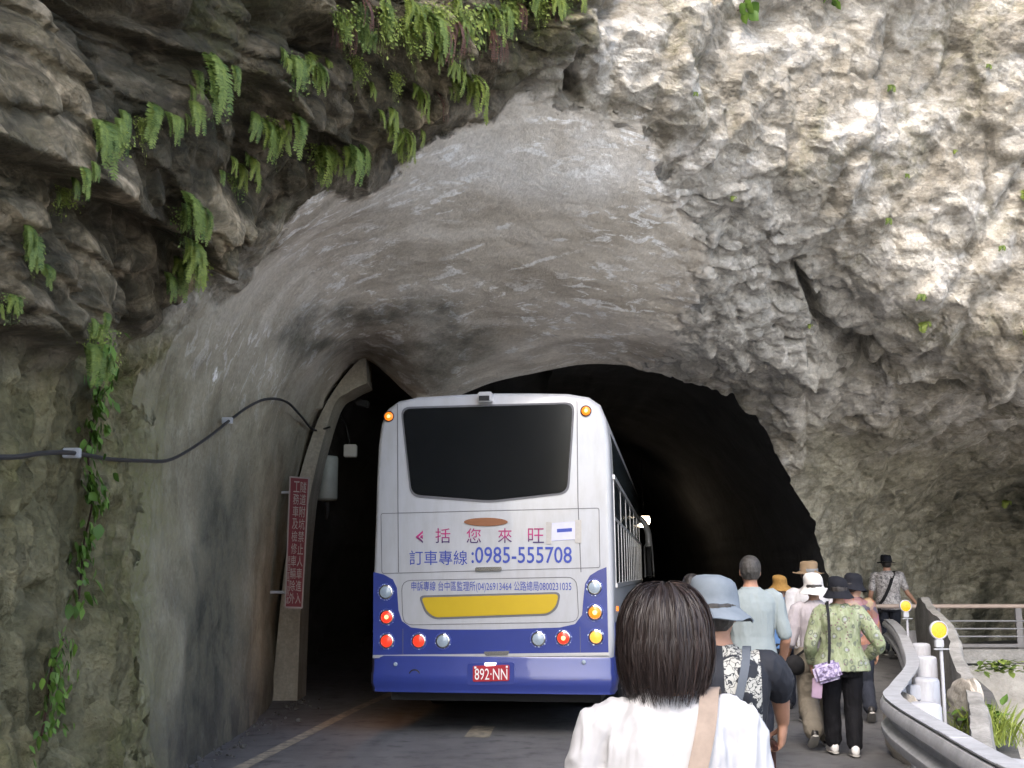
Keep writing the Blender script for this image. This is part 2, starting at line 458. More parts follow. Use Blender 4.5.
c_led = mix(N, L, ramp(N, L, n1, [(0.45,0.0),(0.6,0.7)]), c_led, (0.060,0.056,0.036))
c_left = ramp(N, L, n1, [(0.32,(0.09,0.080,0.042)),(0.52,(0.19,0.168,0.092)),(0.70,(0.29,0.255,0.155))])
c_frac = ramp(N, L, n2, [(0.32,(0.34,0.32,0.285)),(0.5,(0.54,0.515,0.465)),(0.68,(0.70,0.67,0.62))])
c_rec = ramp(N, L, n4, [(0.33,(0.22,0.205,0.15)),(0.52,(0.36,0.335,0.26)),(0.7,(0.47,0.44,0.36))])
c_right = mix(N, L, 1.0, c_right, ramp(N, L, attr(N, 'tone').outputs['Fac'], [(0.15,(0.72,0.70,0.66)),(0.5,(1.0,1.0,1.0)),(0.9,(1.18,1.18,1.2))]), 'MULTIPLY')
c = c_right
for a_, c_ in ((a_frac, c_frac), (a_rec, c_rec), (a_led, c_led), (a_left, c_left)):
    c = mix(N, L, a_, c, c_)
c = mix(N, L, math_n(N, L, 'MULTIPLY', a_wet, 0.85), c, (0.06,0.062,0.045))
mossf = math_n(N, L, 'MULTIPLY', a_moss, ramp(N, L, n2, [(0.40,0.0),(0.60,0.9)]))
c = mix(N, L, mossf, c, mix(N, L, n3, (0.075,0.085,0.018), (0.15,0.15,0.05)))
c = mix(N, L, math_n(N, L, 'MULTIPLY', a_edge, 0.55), c, (0.07,0.06,0.05))
c = mix(N, L, 1.0, c, ramp(N, L, n3, [(0.25,0.74),(0.75,1.22)]), 'MULTIPLY')
def facets(scale, sc3, rot, dist):
    mp = mapping(N, L, co, sc3, rot)
    nz = N.new('ShaderNodeTexNoise'); nz.inputs['Scale'].default_value = scale*0.6; nz.inputs['Detail'].default_value = 2; L.new(mp, nz.inputs['Vector'])
    vm0 = N.new('ShaderNodeVectorMath'); vm0.operation = 'MULTIPLY_ADD'; L.new(nz.outputs['Color'], vm0.inputs[0]); vm0.inputs[1].default_value = (dist,)*3; L.new(mp, vm0.inputs[2])
    v = N.new('ShaderNodeTexVoronoi'); v.inputs['Scale'].default_value = scale; L.new(vm0.outputs[0], v.inputs['Vector'])
    d_ = N.new('ShaderNodeVectorMath'); d_.operation = 'SUBTRACT'; L.new(vm0.outputs[0], d_.inputs[0]); L.new(v.outputs['Position'], d_.inputs[1])
    k_ = N.new('ShaderNodeVectorMath'); k_.operation = 'SUBTRACT'; L.new(v.outputs['Color'], k_.inputs[0]); k_.inputs[1].default_value = (.5, .5, .5)
    t_ = N.new('ShaderNodeVectorMath'); t_.operation = 'DOT_PRODUCT'; L.new(d_.outputs[0], t_.inputs[0]); L.new(k_.outputs[0], t_.inputs[1])
    sp_ = N.new('ShaderNodeSeparateColor'); L.new(v.outputs['Color'], sp_.inputs[0])
    return t_.outputs['Value'], sp_.outputs[0]
f1v, f1c = facets(2.2, (1.0, 1.0, 1.5), (0.25, 0.35, 0.2), 0.25)
f2v, f2c = facets(6.5, (1.0, 1.0, 1.7), (-0.2, 0.4, 0.5), 0.10)
f3v, f3c = facets(17.0, (1.0, 1.0, 1.6), (0.3, -0.3, 0.1), 0.04)
c = mix(N, L, 1.0, c, ramp(N, L, f2c, [(0.0,0.80),(1.0,1.16)]), 'MULTIPLY')
c = mix(N, L, 1.0, c, ramp(N, L, f1c, [(0.0,0.86),(1.0,1.12)]), 'MULTIPLY')
fac_h = math_n(N, L, 'ADD', math_n(N, L, 'MULTIPLY', f1v, 1.0), math_n(N, L, 'ADD', f2v, math_n(N, L, 'MULTIPLY', f3v, 0.8)))
c_rock = c; n2r, n3r = n2, n3
fl = N.new('ShaderNodeCombineXYZ'); L.new(attr(N, 'pu').outputs['Fac'], fl.inputs[0]); L.new(attr(N, 'pv').outputs['Fac'], fl.inputs[1])
flv = fl.outputs[0]
s1 = tex_noise(N, L, mapping(N, L, flv, (0.9, 3.2, 1)), 1.0, 7, 0.62, 0.8)
s2 = tex_noise(N, L, co, 2.2, 6, 0.65, 0.3); s3 = tex_noise(N, L, co, 22, 5, 0.75); s4 = tex_noise(N, L, co, 70, 4, 0.7)
low = attr(N, 'low').outputs['Fac']
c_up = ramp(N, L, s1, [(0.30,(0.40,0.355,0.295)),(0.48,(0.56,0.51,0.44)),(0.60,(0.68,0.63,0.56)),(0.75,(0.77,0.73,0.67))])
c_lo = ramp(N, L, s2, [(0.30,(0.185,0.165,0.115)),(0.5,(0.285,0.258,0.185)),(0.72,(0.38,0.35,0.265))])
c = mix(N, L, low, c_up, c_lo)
c = mix(N, L, math_n(N, L, 'MULTIPLY', attr(N, 'pale').outputs['Fac'], 0.8), c, (0.76,0.74,0.71))
e1_ = tex_noise(N, L, mapping(N, L, flv, (2.2, 6.5, 1)), 1.7, 7, 0.66, 0.7)
e2_ = tex_noise(N, L, flv, 0.75, 3, 0.5)
eff = math_n(N, L, 'MULTIPLY', ramp(N, L, e1_, [(0.545,0.0),(0.58,1.0)]), ramp(N, L, e2_, [(0.45,0.0),(0.53,1.0)]))
eff = math_n(N, L, 'MULTIPLY', eff, math_n(N, L, 'SUBTRACT', 1.0, math_n(N, L, 'MULTIPLY', low, 0.93)))
eff = math_n(N, L, 'MULTIPLY', eff, ramp(N, L, s3, [(0.36,0.2),(0.5,1.0)]))
eff = math_n(N, L, 'MAXIMUM', eff, ramp(N, L, math_n(N, L, 'MULTIPLY', attr(N, 'lime').outputs['Fac'], math_n(N, L, 'MULTIPLY', e1_, ramp(N, L, s3, [(0.3,0.8),(0.6,1.5)]))), [(0.40,0.0),(0.60,0.95)]))
c = mix(N, L, eff, c, (0.86,0.85,0.83))
c = mix(N, L, math_n(N, L, 'MULTIPLY', attr(N, 'wet2').outputs['Fac'], ramp(N, L, s2, [(0.3,0.35),(0.6,1.0)])), c, (0.055,0.057,0.045))
c = mix(N, L, math_n(N, L, 'MULTIPLY', attr(N, 'moss2').outputs['Fac'], ramp(N, L, s3, [(0.32,0.15),(0.55,0.95)])), c, (0.125,0.13,0.035))
c = mix(N, L, math_n(N, L, 'MULTIPLY', attr(N, 'dirt').outputs['Fac'], ramp(N, L, s2, [(0.35,0.2),(0.6,0.9)])), c, (0.07,0.065,0.055))
c = mix(N, L, 1.0, c, ramp(N, L, s3, [(0.25,0.74),(0.75,1.22)]), 'MULTIPLY')
bl = ramp(N, L, math_n(N, L, 'ADD', attr(N, 'shot').outputs['Fac'], math_n(N, L, 'MULTIPLY', math_n(N, L, 'SUBTRACT', n2r, 0.5), 0.9)), [(0.38,0.0),(0.62,1.0)])
c = mix(N, L, bl, c_rock, c)
L.new(c, B.inputs['Base Color']); B.inputs['Roughness'].default_value = 0.9; B.inputs['Specular IOR Level'].default_value = 0.22
hgt = mix(N, L, bl, math_n(N, L, 'ADD', math_n(N, L, 'MULTIPLY', n2r, 2.6), math_n(N, L, 'MULTIPLY', n3r, 1.2)), math_n(N, L, 'ADD', s3, math_n(N, L, 'MULTIPLY', s4, 0.4)))
b0_ = bump(N, L, math_n(N, L, 'MULTIPLY', fac_h, math_n(N, L, 'SUBTRACT', 1.0, bl)), None, 0.85, 0.7)
bump(N, L, hgt, B, 0.8, 0.03, b0_); ms = mr

joint = (1-sstep(0.0, 0.03, e3))*m_right*0.25 + (1-sstep(0.0, 0.05, e2))*(m_ledge*0.7+m_frac*0.5) + (1-sstep(0.0, 0.035, e4))*(m_right*0.12+m_frac*0.4)
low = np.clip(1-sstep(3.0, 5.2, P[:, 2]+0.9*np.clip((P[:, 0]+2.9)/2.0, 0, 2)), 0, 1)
_tot = m_ledge+m_left+m_right+m_frac+m_rec+1e-3
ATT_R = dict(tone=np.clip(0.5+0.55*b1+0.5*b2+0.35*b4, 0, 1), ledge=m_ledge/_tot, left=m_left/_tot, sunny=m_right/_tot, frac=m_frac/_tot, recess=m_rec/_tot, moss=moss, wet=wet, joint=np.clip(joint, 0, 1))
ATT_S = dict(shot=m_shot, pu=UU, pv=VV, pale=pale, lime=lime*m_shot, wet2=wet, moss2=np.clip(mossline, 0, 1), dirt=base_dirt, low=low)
ATT_R.update({k: v for k, v in ATT_S.items() if k not in ATT_R}); ATT_S = ATT_R
is_shot = m_shot[FQ].mean(1) > 0.5
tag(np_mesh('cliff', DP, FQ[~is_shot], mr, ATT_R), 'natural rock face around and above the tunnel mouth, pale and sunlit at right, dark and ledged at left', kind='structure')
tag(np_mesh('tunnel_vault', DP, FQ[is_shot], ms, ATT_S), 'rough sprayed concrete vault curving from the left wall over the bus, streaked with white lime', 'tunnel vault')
lining_xyz = DP.reshape(nu, nv, 3)

# --- the unlit bore behind the opening
ring = lining_xyz[:, 0, :]
c0 = np.array([0.6, 16.3, 2.2])
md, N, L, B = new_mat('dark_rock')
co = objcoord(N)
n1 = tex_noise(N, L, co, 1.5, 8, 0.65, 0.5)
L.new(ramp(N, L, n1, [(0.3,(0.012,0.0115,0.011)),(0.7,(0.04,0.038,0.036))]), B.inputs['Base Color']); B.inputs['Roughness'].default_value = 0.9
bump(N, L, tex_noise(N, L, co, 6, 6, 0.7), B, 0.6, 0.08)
kk = 60; rp = np.pad(ring, ((kk, kk), (0, 0)), 'edge'); cs = np.cumsum(np.vstack([np.zeros((1, 3)), rp]), 0); ring_s = (cs[2*kk+1:]-cs[:-2*kk-1])/(2*kk+1)
rows = []
ring0 = ring
for k, t in enumerate([0, 0.12, 0.35, 0.8, 1.5, 2.5, 4, 6, 8, 11, 14, 18, 22, 27, 33, 40]):
    s = 1.0 + 0.16*min(1, t/0.8)
    ctr = np.array([c0[0], 0, c0[2]])
    ring = ring0*(1-min(1, t))+ring_s*min(1, t)
    q = ring.copy()
    q[:, 0] = ctr[0]+(ring[:, 0]-c0[0])*np.where(ring[:, 0] > c0[0], 1.0, s); q[:, 2] = ctr[2]+(ring[:, 2]-c0[2])*s
    flat = min(1, t/4); q[:, 1] = (ring[:, 1]*(1-flat)+16.5*flat)+t
    if t > 0.3:
        nz = fbm(q*0.8, 4, 33); rad = q-np.array([ctr[0], 0, ctr[2]]); rad[:, 1] = 0
        rad /= np.linalg.norm(rad, axis=1, keepdims=True); q = q+rad*(0.6*nz*min(1, t/1.5)*np.where(ring[:, 0] > c0[0], -0.4, 1))[:, None]
    q[:, 2] = np.maximum(q[:, 2], -0.1); q[0, 2] = -0.1; q[-1, 2] = -0.1
    rows.append(q)
T = np.array(rows); a, b = T.shape[:2]; ix = np.arange(a*b).reshape(a, b)
tf = np.stack([ix[:-1, :-1], ix[1:, :-1], ix[1:, 1:], ix[:-1, 1:]], -1).reshape(-1, 4).tolist()
tf.append(ix[-1].tolist())
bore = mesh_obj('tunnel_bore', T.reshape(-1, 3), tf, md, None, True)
tag(bore, 'dark unlit rock bore of the tunnel beyond the bus and the walkers', 'tunnel')
# ------------------------------------------------------------------ ground
def edge_x(y):      # outer edge line of the walkway (the crash barrier follows it)
    ys = [-12, 0, 4.9, 6.1, 8.4, 9.3, 11.6, 14.8, 18.0, 20]
    xs = [2.3, 2.15, 2.18, 2.4, 2.66, 3.0, 3.9, 5.0, 5.75, 6.2]
    return np.interp(y, ys, xs)
def rise(x, y):
    return 0.30*sstep(11, 18.5, y)*sstep(2.6, 4.5, x)
ys = np.concatenate([np.arange(-12, 18.4, 0.4), np.array([18.4, 18.6, 19, 20, 21, 22, 24, 27, 32, 40, 60])])
vs = []; fs = []; nx = 26
for j, y in enumerate(ys):
    xr = edge_x(y)+1.0 if y <= 18.5 else 40.0
    for i in range(nx):
        x = -4.5+(xr+4.5)*(i/(nx-1))
        vs.append((x, y, float(rise(np.array(x), np.array(y)))))
for j in range(len(ys)-1):
    for i in range(nx-1):
        fs.append((j*nx+i, j*nx+i+1, (j+1)*nx+i+1, (j+1)*nx+i))
mroad, N, L, B = new_mat('asphalt')
co = objcoord(N)
n1 = tex_noise(N, L, co, 0.8, 6, 0.6, 0.4); n2 = tex_noise(N, L, co, 4, 6, 0.65); n3 = tex_noise(N, L, co, 160, 3, 0.7)
n5 = tex_noise(N, L, mapping(N, L, co, (2.2, 0.12, 1)), 1.5, 5, 0.6)
c = ramp(N, L, n1, [(0.3,(0.075,0.075,0.078)),(0.7,(0.120,0.118,0.118))])
c = mix(N, L, ramp(N, L, n5, [(0.45,0.0),(0.65,0.5)]), c, (0.062,0.061,0.062))
c = mix(N, L, ramp(N, L, n2, [(0.54,0.0),(0.70,0.85)]), c, (0.036,0.035,0.036))
c = mix(N, L, 1.0, c, ramp(N, L, n3, [(0.3,0.7),(0.7,1.35)]), 'MULTIPLY')
L.new(c, B.inputs['Base Color'])
L.new(ramp(N, L, n2, [(0.3,0.62),(0.7,0.85)]), B.inputs['Roughness'])
bump(N, L, n3, B, 0.35, 0.006)
tag(mesh_obj('road', vs, fs, mroad, None, True), kind='structure')
# gorge floor far below, to the horizon
mriver, N, L, B = new_mat('river_gravel')
co = objcoord(N)
n1 = tex_noise(N, L, co, 0.5, 8, 0.7); n2 = tex_noise(N, L, co, 5, 6, 0.7)
L.new(mix(N, L, n2, ramp(N, L, n1, [(0.3,(0.36,0.35,0.33)),(0.7,(0.60,0.59,0.56))]), (0.5,0.49,0.47)), B.inputs['Base Color'])
B.inputs['Roughness'].default_value = 0.95; bump(N, L, n2, B, 0.8, 0.1)
tag(mesh_obj('ground', [(-900,-900,-4.5),(900,-900,-4.5),(900,900,-4.5),(-900,900,-4.5)], [(0,1,2,3)], mriver), kind='structure')
# ------------------------------------------------------------------ the tour bus
BX, BY, BROT = -0.215, 12.0, R(-7.8)
bus = empty('tour_bus', (BX, BY, 0), BROT)
tag(bus, 'white and blue tour bus seen from behind, driving into the tunnel with its lamps lit', 'bus')
_fx = np.array([math.cos(BROT), math.sin(BROT), 0]); _fy = np.array([-math.sin(BROT), math.cos(BROT), 0]); _o = np.array([BX, BY, 0])
_cam = np.array([0, 0, CAM_Z])
def bp(px, py):
    """point of the bus's rear plane (local x, z) seen at a pixel of the photograph"""
    d = pix(px, py, 10.0)-_cam
    t = ((_o-_cam)@_fy)/(d@_fy)
    q = _cam+d*t-_o
    return float(q@_fx), float(q[2])
def bpoly(pts): return [bp(*p) for p in pts]

m_white = plain('bus_white', (0.43, 0.435, 0.455), 0.32, 0, 0.05, 3.0, coat=0.4)
# road grime on the lower body
_N, _L = m_white.node_tree.nodes, m_white.node_tree.links; _B = _N['Principled BSDF']
_co = objcoord(_N); _sx = _N.new('ShaderNodeSeparateXYZ'); _L.new(_co, _sx.inputs[0])
_gr = math_n(_N, _L, 'MULTIPLY', ramp(_N, _L, tex_noise(_N, _L, mapping(_N, _L, _co, (3, 3, 0.7)), 2.5, 6, 0.7), [(0.42, 0.0), (0.75, 0.45)]), 1.0)
_old = _B.inputs['Base Color'].links[0].from_socket
_L.new(mix(_N, _L, _gr, _old, (0.30, 0.285, 0.26)), _B.inputs['Base Color'])
m_blue = plain('bus_blue', (0.024, 0.040, 0.205), 0.3, 0, 0.15, 3.0, coat=0.5)
m_yel = plain('bus_yellow', (0.48, 0.33, 0.010), 0.35, 0, 0.08, 4.0, coat=0.3)
m_glass = plain('tinted_glass', (0.008, 0.009, 0.010), 0.12, 0, 0.2, 2.0, spec=0.35)
m_glass2 = plain('side_glass', (0.035, 0.045, 0.05), 0.08, 0, 0.2, 2.0, spec=0.7)
m_black = plain('black_rubber', (0.012, 0.012, 0.013), 0.7)
m_line = plain('panel_gap', (0.12, 0.12, 0.13), 0.6)
m_chrome = plain('chrome', (0.62, 0.62, 0.63), 0.2, 1.0)
m_alu = plain('aluminium_trim', (0.55, 0.55, 0.56), 0.35, 0.7)
m_brown = plain('brown_emblem', (0.22, 0.085, 0.035), 0.4)
m_txtblue = plain('blue_lettering', (0.035, 0.06, 0.32), 0.45)
m_plate = plain('plate_red', (0.33, 0.012, 0.025), 0.45)
m_wtxt = plain('white_lettering', (0.75, 0.73, 0.72), 0.5)
m_sticker = plain('pale_sticker', (0.52, 0.52, 0.68), 0.5, 0, 0.12, 20)
m_tape = plain('yellowed_tape', (0.40, 0.38, 0.36), 0.35, 0, 0.2, 30)
m_lensoff = plain('clear_lens', (0.30, 0.36, 0.42), 0.15, 0, 0.25, 40, coat=0.6)
m_amber = emit_mat('amber_lamp', (1.0, 0.20, 0.006), 0.30, (0.55, 0.17, 0.02))
m_amber2 = emit_mat('yellow_lamp', (1.0, 0.36, 0.04), 0.34, (0.6, 0.27, 0.04))
m_red = emit_mat('red_lamp', (1.0, 0.035, 0.012), 0.30, (0.5, 0.035, 0.02))
m_hot = emit_mat('lamp_filament', (1.0, 0.55, 0.2), 0.55, (0.9, 0.5, 0.2))
m_wl = emit_mat('plate_lamp_light', (1.0, 0.97, 0.9), 1.0, (0.9, 0.9, 0.9))
m_led, N, L, B = new_mat('led_ring'); _v = N.new('ShaderNodeTexVoronoi'); _v.inputs['Scale'].default_value = 42; L.new(objcoord(N), _v.inputs['Vector'])
L.new(ramp(N, L, _v.outputs['Distance'], [(0.22,(0.75,0.85,0.95)),(0.34,(0.06,0.08,0.30))]), B.inputs['Base Color']); B.inputs['Roughness'].default_value = 0.3

half = [(0,.50),(1.15,.50),(1.225,.56),(1.255,.9),(1.258,1.6),(1.25,2.15),(1.245,2.6),(1.232,2.98),(1.205,3.20),(1.14,3.36),(1.02,3.445),(.80,3.487),(.4,3.502),(0,3.51)]
sec = half + [(-x, z) for x, z in half[-2:0:-1]]
def scaled(ins, top):
    out = []
    for x, z in sec:
        k = (1.258-ins)/1.258
        out.append((x*k, z-(top*sstep(2.6, 3.5, z) if z > 2.6 else 0)))
    return out
stn = [(0.0, 0.055, 0.06), (0.012, 0.03, 0.035), (0.05, 0.010, 0.012), (0.12, 0, 0), (3, 0, 0), (6, 0, 0), (9, 0, 0), (11.2, 0, 0.02), (11.42, 0.04, 0.12), (11.5, 0.14, 0.3)]
V = []; Fc = []; n = len(sec)
for (y, ins, top) in stn: V += [(x, y, z) for x, z in scaled(ins, top)]
for j in range(len(stn)-1):
    for i in range(n):
        Fc.append((j*n+i, j*n+(i+1) % n, (j+1)*n+(i+1) % n, (j+1)*n+i))
Fc.append(tuple(range(n))); Fc.append(tuple(range((len(stn)-1)*n, len(stn)*n))[::-1])
mb = MB().add(V, Fc); body = mb.build('body', m_white, bus, True, angle=38)
XZ = Matrix(((1,0,0,0),(0,0,1,0),(0,1,0,0),(0,0,0,1)))      # (x, y, z) -> (x, z, y): prisms laid in the rear plane
def plate(name, pts, mat, t0, t1, bevel=0.0, parent=bus):
    """flat piece on the rear face, outline in photograph pixels, from t0 to t1 behind it (m)"""
    return MB().prism(bpoly(pts), -t1, -t0, XZ).build(name, mat, parent, False, bevel)
def rpoly(pts, rad=6, n=5):
    """round the corners of a pixel polygon"""
    out = []; m = len(pts)
    for i in range(m):
        p = Vector(pts[i]); a = Vector(pts[i-1])-p; b = Vector(pts[(i+1) % m])-p
        r = min(rad, a.length*0.45, b.length*0.45)
        s = p+a.normalized()*r; e = p+b.normalized()*r
        for k in range(n+1):
            t = k/n; q = s*(1-t)**2+p*2*t*(1-t)+e*t*t; out.append((q.x, q.y))
    return out
# rear window
win = rpoly([(402.5,409),(573,404),(567,492),(490,500.5),(412,494.5)], 9)
plate('rear_window', win, m_glass, 0.0, 0.016, 0.006)
gk = rpoly([(400.5,407),(575,402),(569,494),(490,503),(410.5,497)], 10)
plate('window_seal', gk, m_line, -0.01, 0.006)
# blue tail panel with its columns
blue = [(373.5,572),(384,574.5),(393,579.5),(397,588),(398.5,610),(402,621),(411,627.5),(430,629.5),(495,629.5),(560,627.5),(575,624),(582,615),(583.5,598),(585,584),(590,575.5),(598,570.5),(606.5,567),(608.5,653),(373,655.5)]
plate('tail_panel', blue, m_blue, -0.01, 0.004)
plate('bumper_trim', [(373,655.0),(609,652.4),(609.3,655.4),(373,658.0)], m_alu, -0.01, 0.012)
# bumper wraps round the corners
bo = [(-1.272,0.55),(-1.262,0.06),(-1.22,-0.012),(-1.1,-0.032),(1.1,-0.032),(1.22,-0.012),(1.262,0.06),(1.272,0.55)]
bb = MB(); zt = bp(490, 656.5)[1]; prof = [(0.0,.42),(0.0,.46),(1,.50),(1,.60),(0.55,.62),(0.55,zt-0.02),(0.2,zt)]
vs = []
for (k, z) in prof:
    for x, y in bo: vs.append((x*(1-0.012*(1-k)), y+0.02*(1-k), z))
nb = len(bo); fs = [(j*nb+i, j*nb+i+1, (j+1)*nb+i+1, (j+1)*nb+i) for j in range(len(prof)-1) for i in range(nb-1)]
fs += [tuple(range(nb)), tuple(range((len(prof)-1)*nb, len(prof)*nb))[::-1]]
bb.add(vs, fs).build('bumper', m_blue, bus, True, angle=30)
MB().box((0, 5.8, .42), (2.2, 11.0, .22)).build('chassis', m_black, bus)
# panel gaps
def gap(name, pts, wpx=0.9, closed=False, mat=None, t=0.0035):
    mbg = MB(); pts = bpoly(pts); m = len(pts)
    for i in range(m if closed else m-1):
        a = Vector(pts[i]); b = Vector(pts[(i+1) % m]); d = (b-a)
        if d.length < 1e-5: continue
        nrm = Vector((-d.y, d.x)).normalized()*wpx*0.0052; d = d.normalized()*0.002
        mbg.prism([tuple(a-d-nrm), tuple(b+d-nrm), tuple(b+d+nrm), tuple(a-d+nrm)], -t-0.0002*(i % 2), 0.0, XZ)
    return mbg.build(name, mat or m_line, bus)
gap('panel_gap', [(397.5,404),(398,500),(398.5,572)], 0.8)
gap('panel_gap', [(577,400),(578,500),(581,572)], 0.8)
gap('panel_gap', rpoly([(381,513.5),(599,508),(600,567.5),(382,573.5)], 2, 2), 0.6, True)
gap('panel_gap', rpoly([(401.5,580.5),(576.5,577),(579,622),(403,625)], 10, 4), 0.6, True)
gap('panel_gap', [(403,629),(403,655)], 0.5, t=0.0065); gap('panel_gap', [(580,627),(580.5,652)], 0.5, t=0.0065)
# yellow tail insert
yo = rpoly([(418.5,595.5),(561,592),(558,608),(549,615.5),(434,619.5),(425,613)], 6)
plate('insert_rim', yo, m_line, -0.01, 0.006, 0.002)
plate('yellow_insert', rpoly([(421,597.5),(559,594),(556,606.5),(548,613.6),(435,617.5),(427,611.5)], 5), m_yel, 0.0, 0.011, 0.004)
# oval emblem, handles, sticker
ell = [(486+22*math.cos(a), 522+4.2*math.sin(a)) for a in np.linspace(0, 2*math.pi, 33)[:-1]]
plate('emblem', ell, m_brown, 0.0, 0.012, 0.003)
plate('hatch_handle', rpoly([(475.5,567.3),(502,566.6),(502,570.6),(475.5,571.3)], 1.5), m_chrome, 0.0, 0.03, 0.006)
plate('tail_handle', rpoly([(484,651.4),(510,650.8),(508,655),(486,655.6)], 1.5), m_chrome, 0.0, 0.03, 0.006)
plate('paper_sticker', [(549,523.5),(578,521.5),(579,539),(549.5,541)], m_sticker, 0.0, 0.0055)
plate('sticker_tape', [(546,522),(552,522),(551.5,544),(546.5,544)], m_tape, 0.0, 0.0072); plate('sticker_tape', [(575,520),(581.5,520),(581.5,543),(575,543)], m_tape, 0.0, 0.0072)
mbx = MB()
mbx.prism(bpoly([(557,529),(572,528),(572,531.5),(557,532.5)]), -0.0066, 0, XZ)
mbx.build('sticker_print', m_txtblue, bus)
# reversing camera on the roof edge
cx, cz = bp(486, 398)
rc = MB().box((cx, -0.02, cz), (0.15, 0.14, 0.11)).build('rear_camera', m_white, bus, False, 0.012)
MB().box((cx-0.005, -0.095, cz-0.015), (0.11, 0.012, 0.05)).build('lens', m_black, rc)
# number plate
pl = plate('number_plate', rpoly([(473.5,665.5),(510,664.5),(510,680.5),(473.5,681.5)], 2), m_plate, 0.02, 0.045, 0.003)
plate('plate_recess', rpoly([(468,663),(515,662),(515,684),(468,685)], 3), m_blue, 0.0, 0.036)
lm = plate('plate_lamp', rpoly([(485,662.6),(497,662.2),(496,665.2),(486,665.6)], 1), m_wl, 0.03, 0.06, 0.004)
for px_, py_, rr in ((396,664,.022),(584,662,.022)):
    x, z = bp(px_, py_)
    MB().lathe([(rr,0),(rr,.012),(rr*.7,.02),(0,.022)], 16, (x, -.020, z), Matrix.Rotation(R(90), 4, 'X')).build('reflector', m_lensoff, bus, True)
x, z = bp(415, 675)
MB().lathe([(.058,-0.02),(.062,.006),(.05,.012),(.045,-.01),(0,-.012)], 20, (x, -.020, z), Matrix.Rotation(R(90), 4, 'X')).build('tow_hole', m_black, bus, True)
# lamps
def lamp(px_, py_, mat, r=.072, ring=True, hot=None, name='tail_lamp', off=0.0):
    x, z = bp(px_, py_); Mx = Matrix.Rotation(R(90), 4, 'X')
    b = MB().lathe([(r*.80,0),(r*.98,.004),(r*1.0,.014),(r*.86,.018),(r*.82,.010)], 28, (x, -off, z), Mx).build(name, m_chrome if ring else m_black, bus, True)
    MB().lathe([(r*.82,0),(r*.80,.012),(r*.5,.022),(0,.026)], 28, (x, -off, z), Mx).build('lens', mat, b, True)
    if hot: MB().lathe([(r*.34,.02),(r*.30,.027),(0,.030)], 16, (x, -off, z), Mx).build('bulb', hot, b, True)
    if ring:
        d = MB().lathe([(r*1.06,0),(r*1.08,.005),(r*1.19,.005),(r*1.21,0)], 32, (x, -off-.001, z), Mx)
        d.build('led_ring', m_led, b)
for a in ((386,592,m_lensoff),(387,617,m_red,.072,True,m_hot),(387,641,m_red),(419,641,m_red,.072,True),(443,641,m_lensoff),(538.5,639,m_lensoff),(563.5,638,m_red,.072,True,m_hot),(594.5,587.5,m_lensoff),(595,612.5,m_amber,.075,True,m_hot),(596,637,m_amber2,.072,True)):
    lamp(*a, off=0.004)
for a in ((389,416.5),(586,411)): lamp(*a, m_amber, .058, False, m_hot, 'marker_lamp')
# lettering
def text_piece(name, s, x0, x1, y0, y1, mat, t, parent=bus, mir=False, bold=0.0):
    """lettering fitted into a pixel box of the rear face"""
    cu = bpy.data.curves.new(name, 'FONT'); cu.body = s; cu.size = 1.0; cu.resolution_u = 3; cu.extrude = 0.0; cu.offset = bold
    to = bpy.data.objects.new(name, cu); SC.collection.objects.link(to)
    bpy.context.view_layer.update()
    me = bpy.data.meshes.new_from_object(to.evaluated_get(bpy.context.evaluated_depsgraph_get()))
    bpy.data.objects.remove(to)
    co_ = np.array([v.co[:] for v in me.vertices]); mn = co_.min(0); mx = co_.max(0)
    ax, az = bp(x0, y1); bx, bz = bp(x1, y1); cx_, cz_ = bp(x0, y0)
    u = (co_[:, 0]-mn[0])/(mx[0]-mn[0]); v = (co_[:, 1]-mn[1])/(mx[1]-mn[1])
    X = ax+u*(bx-ax)+v*(cx_-ax); Z = az+u*(bz-az)+v*(cz_-az)
    for i, vt in enumerate(me.vertices): vt.co = (X[i], -t, Z[i])
    me.materials.clear(); me.materials.append(mat)
    return link(bpy.data.objects.new(name, me), parent)
mg, N, L, B = new_mat('magenta_lettering')
sx = N.new('ShaderNodeSeparateXYZ'); L.new(objcoord(N), sx.inputs[0])
zr = bp(486, 543)[1]; zt_ = bp(486, 528)[1]
mm = N.new('ShaderNodeMapRange'); mm.inputs[1].default_value = zr; mm.inputs[2].default_value = zt_; L.new(sx.outputs[2], mm.inputs[0])
L.new(ramp(N, L, mm.outputs[0], [(0.1,(0.045,0.02,0.10)),(0.6,(0.45,0.02,0.16)),(0.9,(0.30,0.02,0.12))]), B.inputs['Base Color'])
for i, (ch, a, b) in enumerate((('括',435.5,450.5),('您',466.5,481),('來',498,512),('旺',528,544))):
    text_piece('slogan_letter', ch, a, b, 528.3, 543, mg, 0.0052)
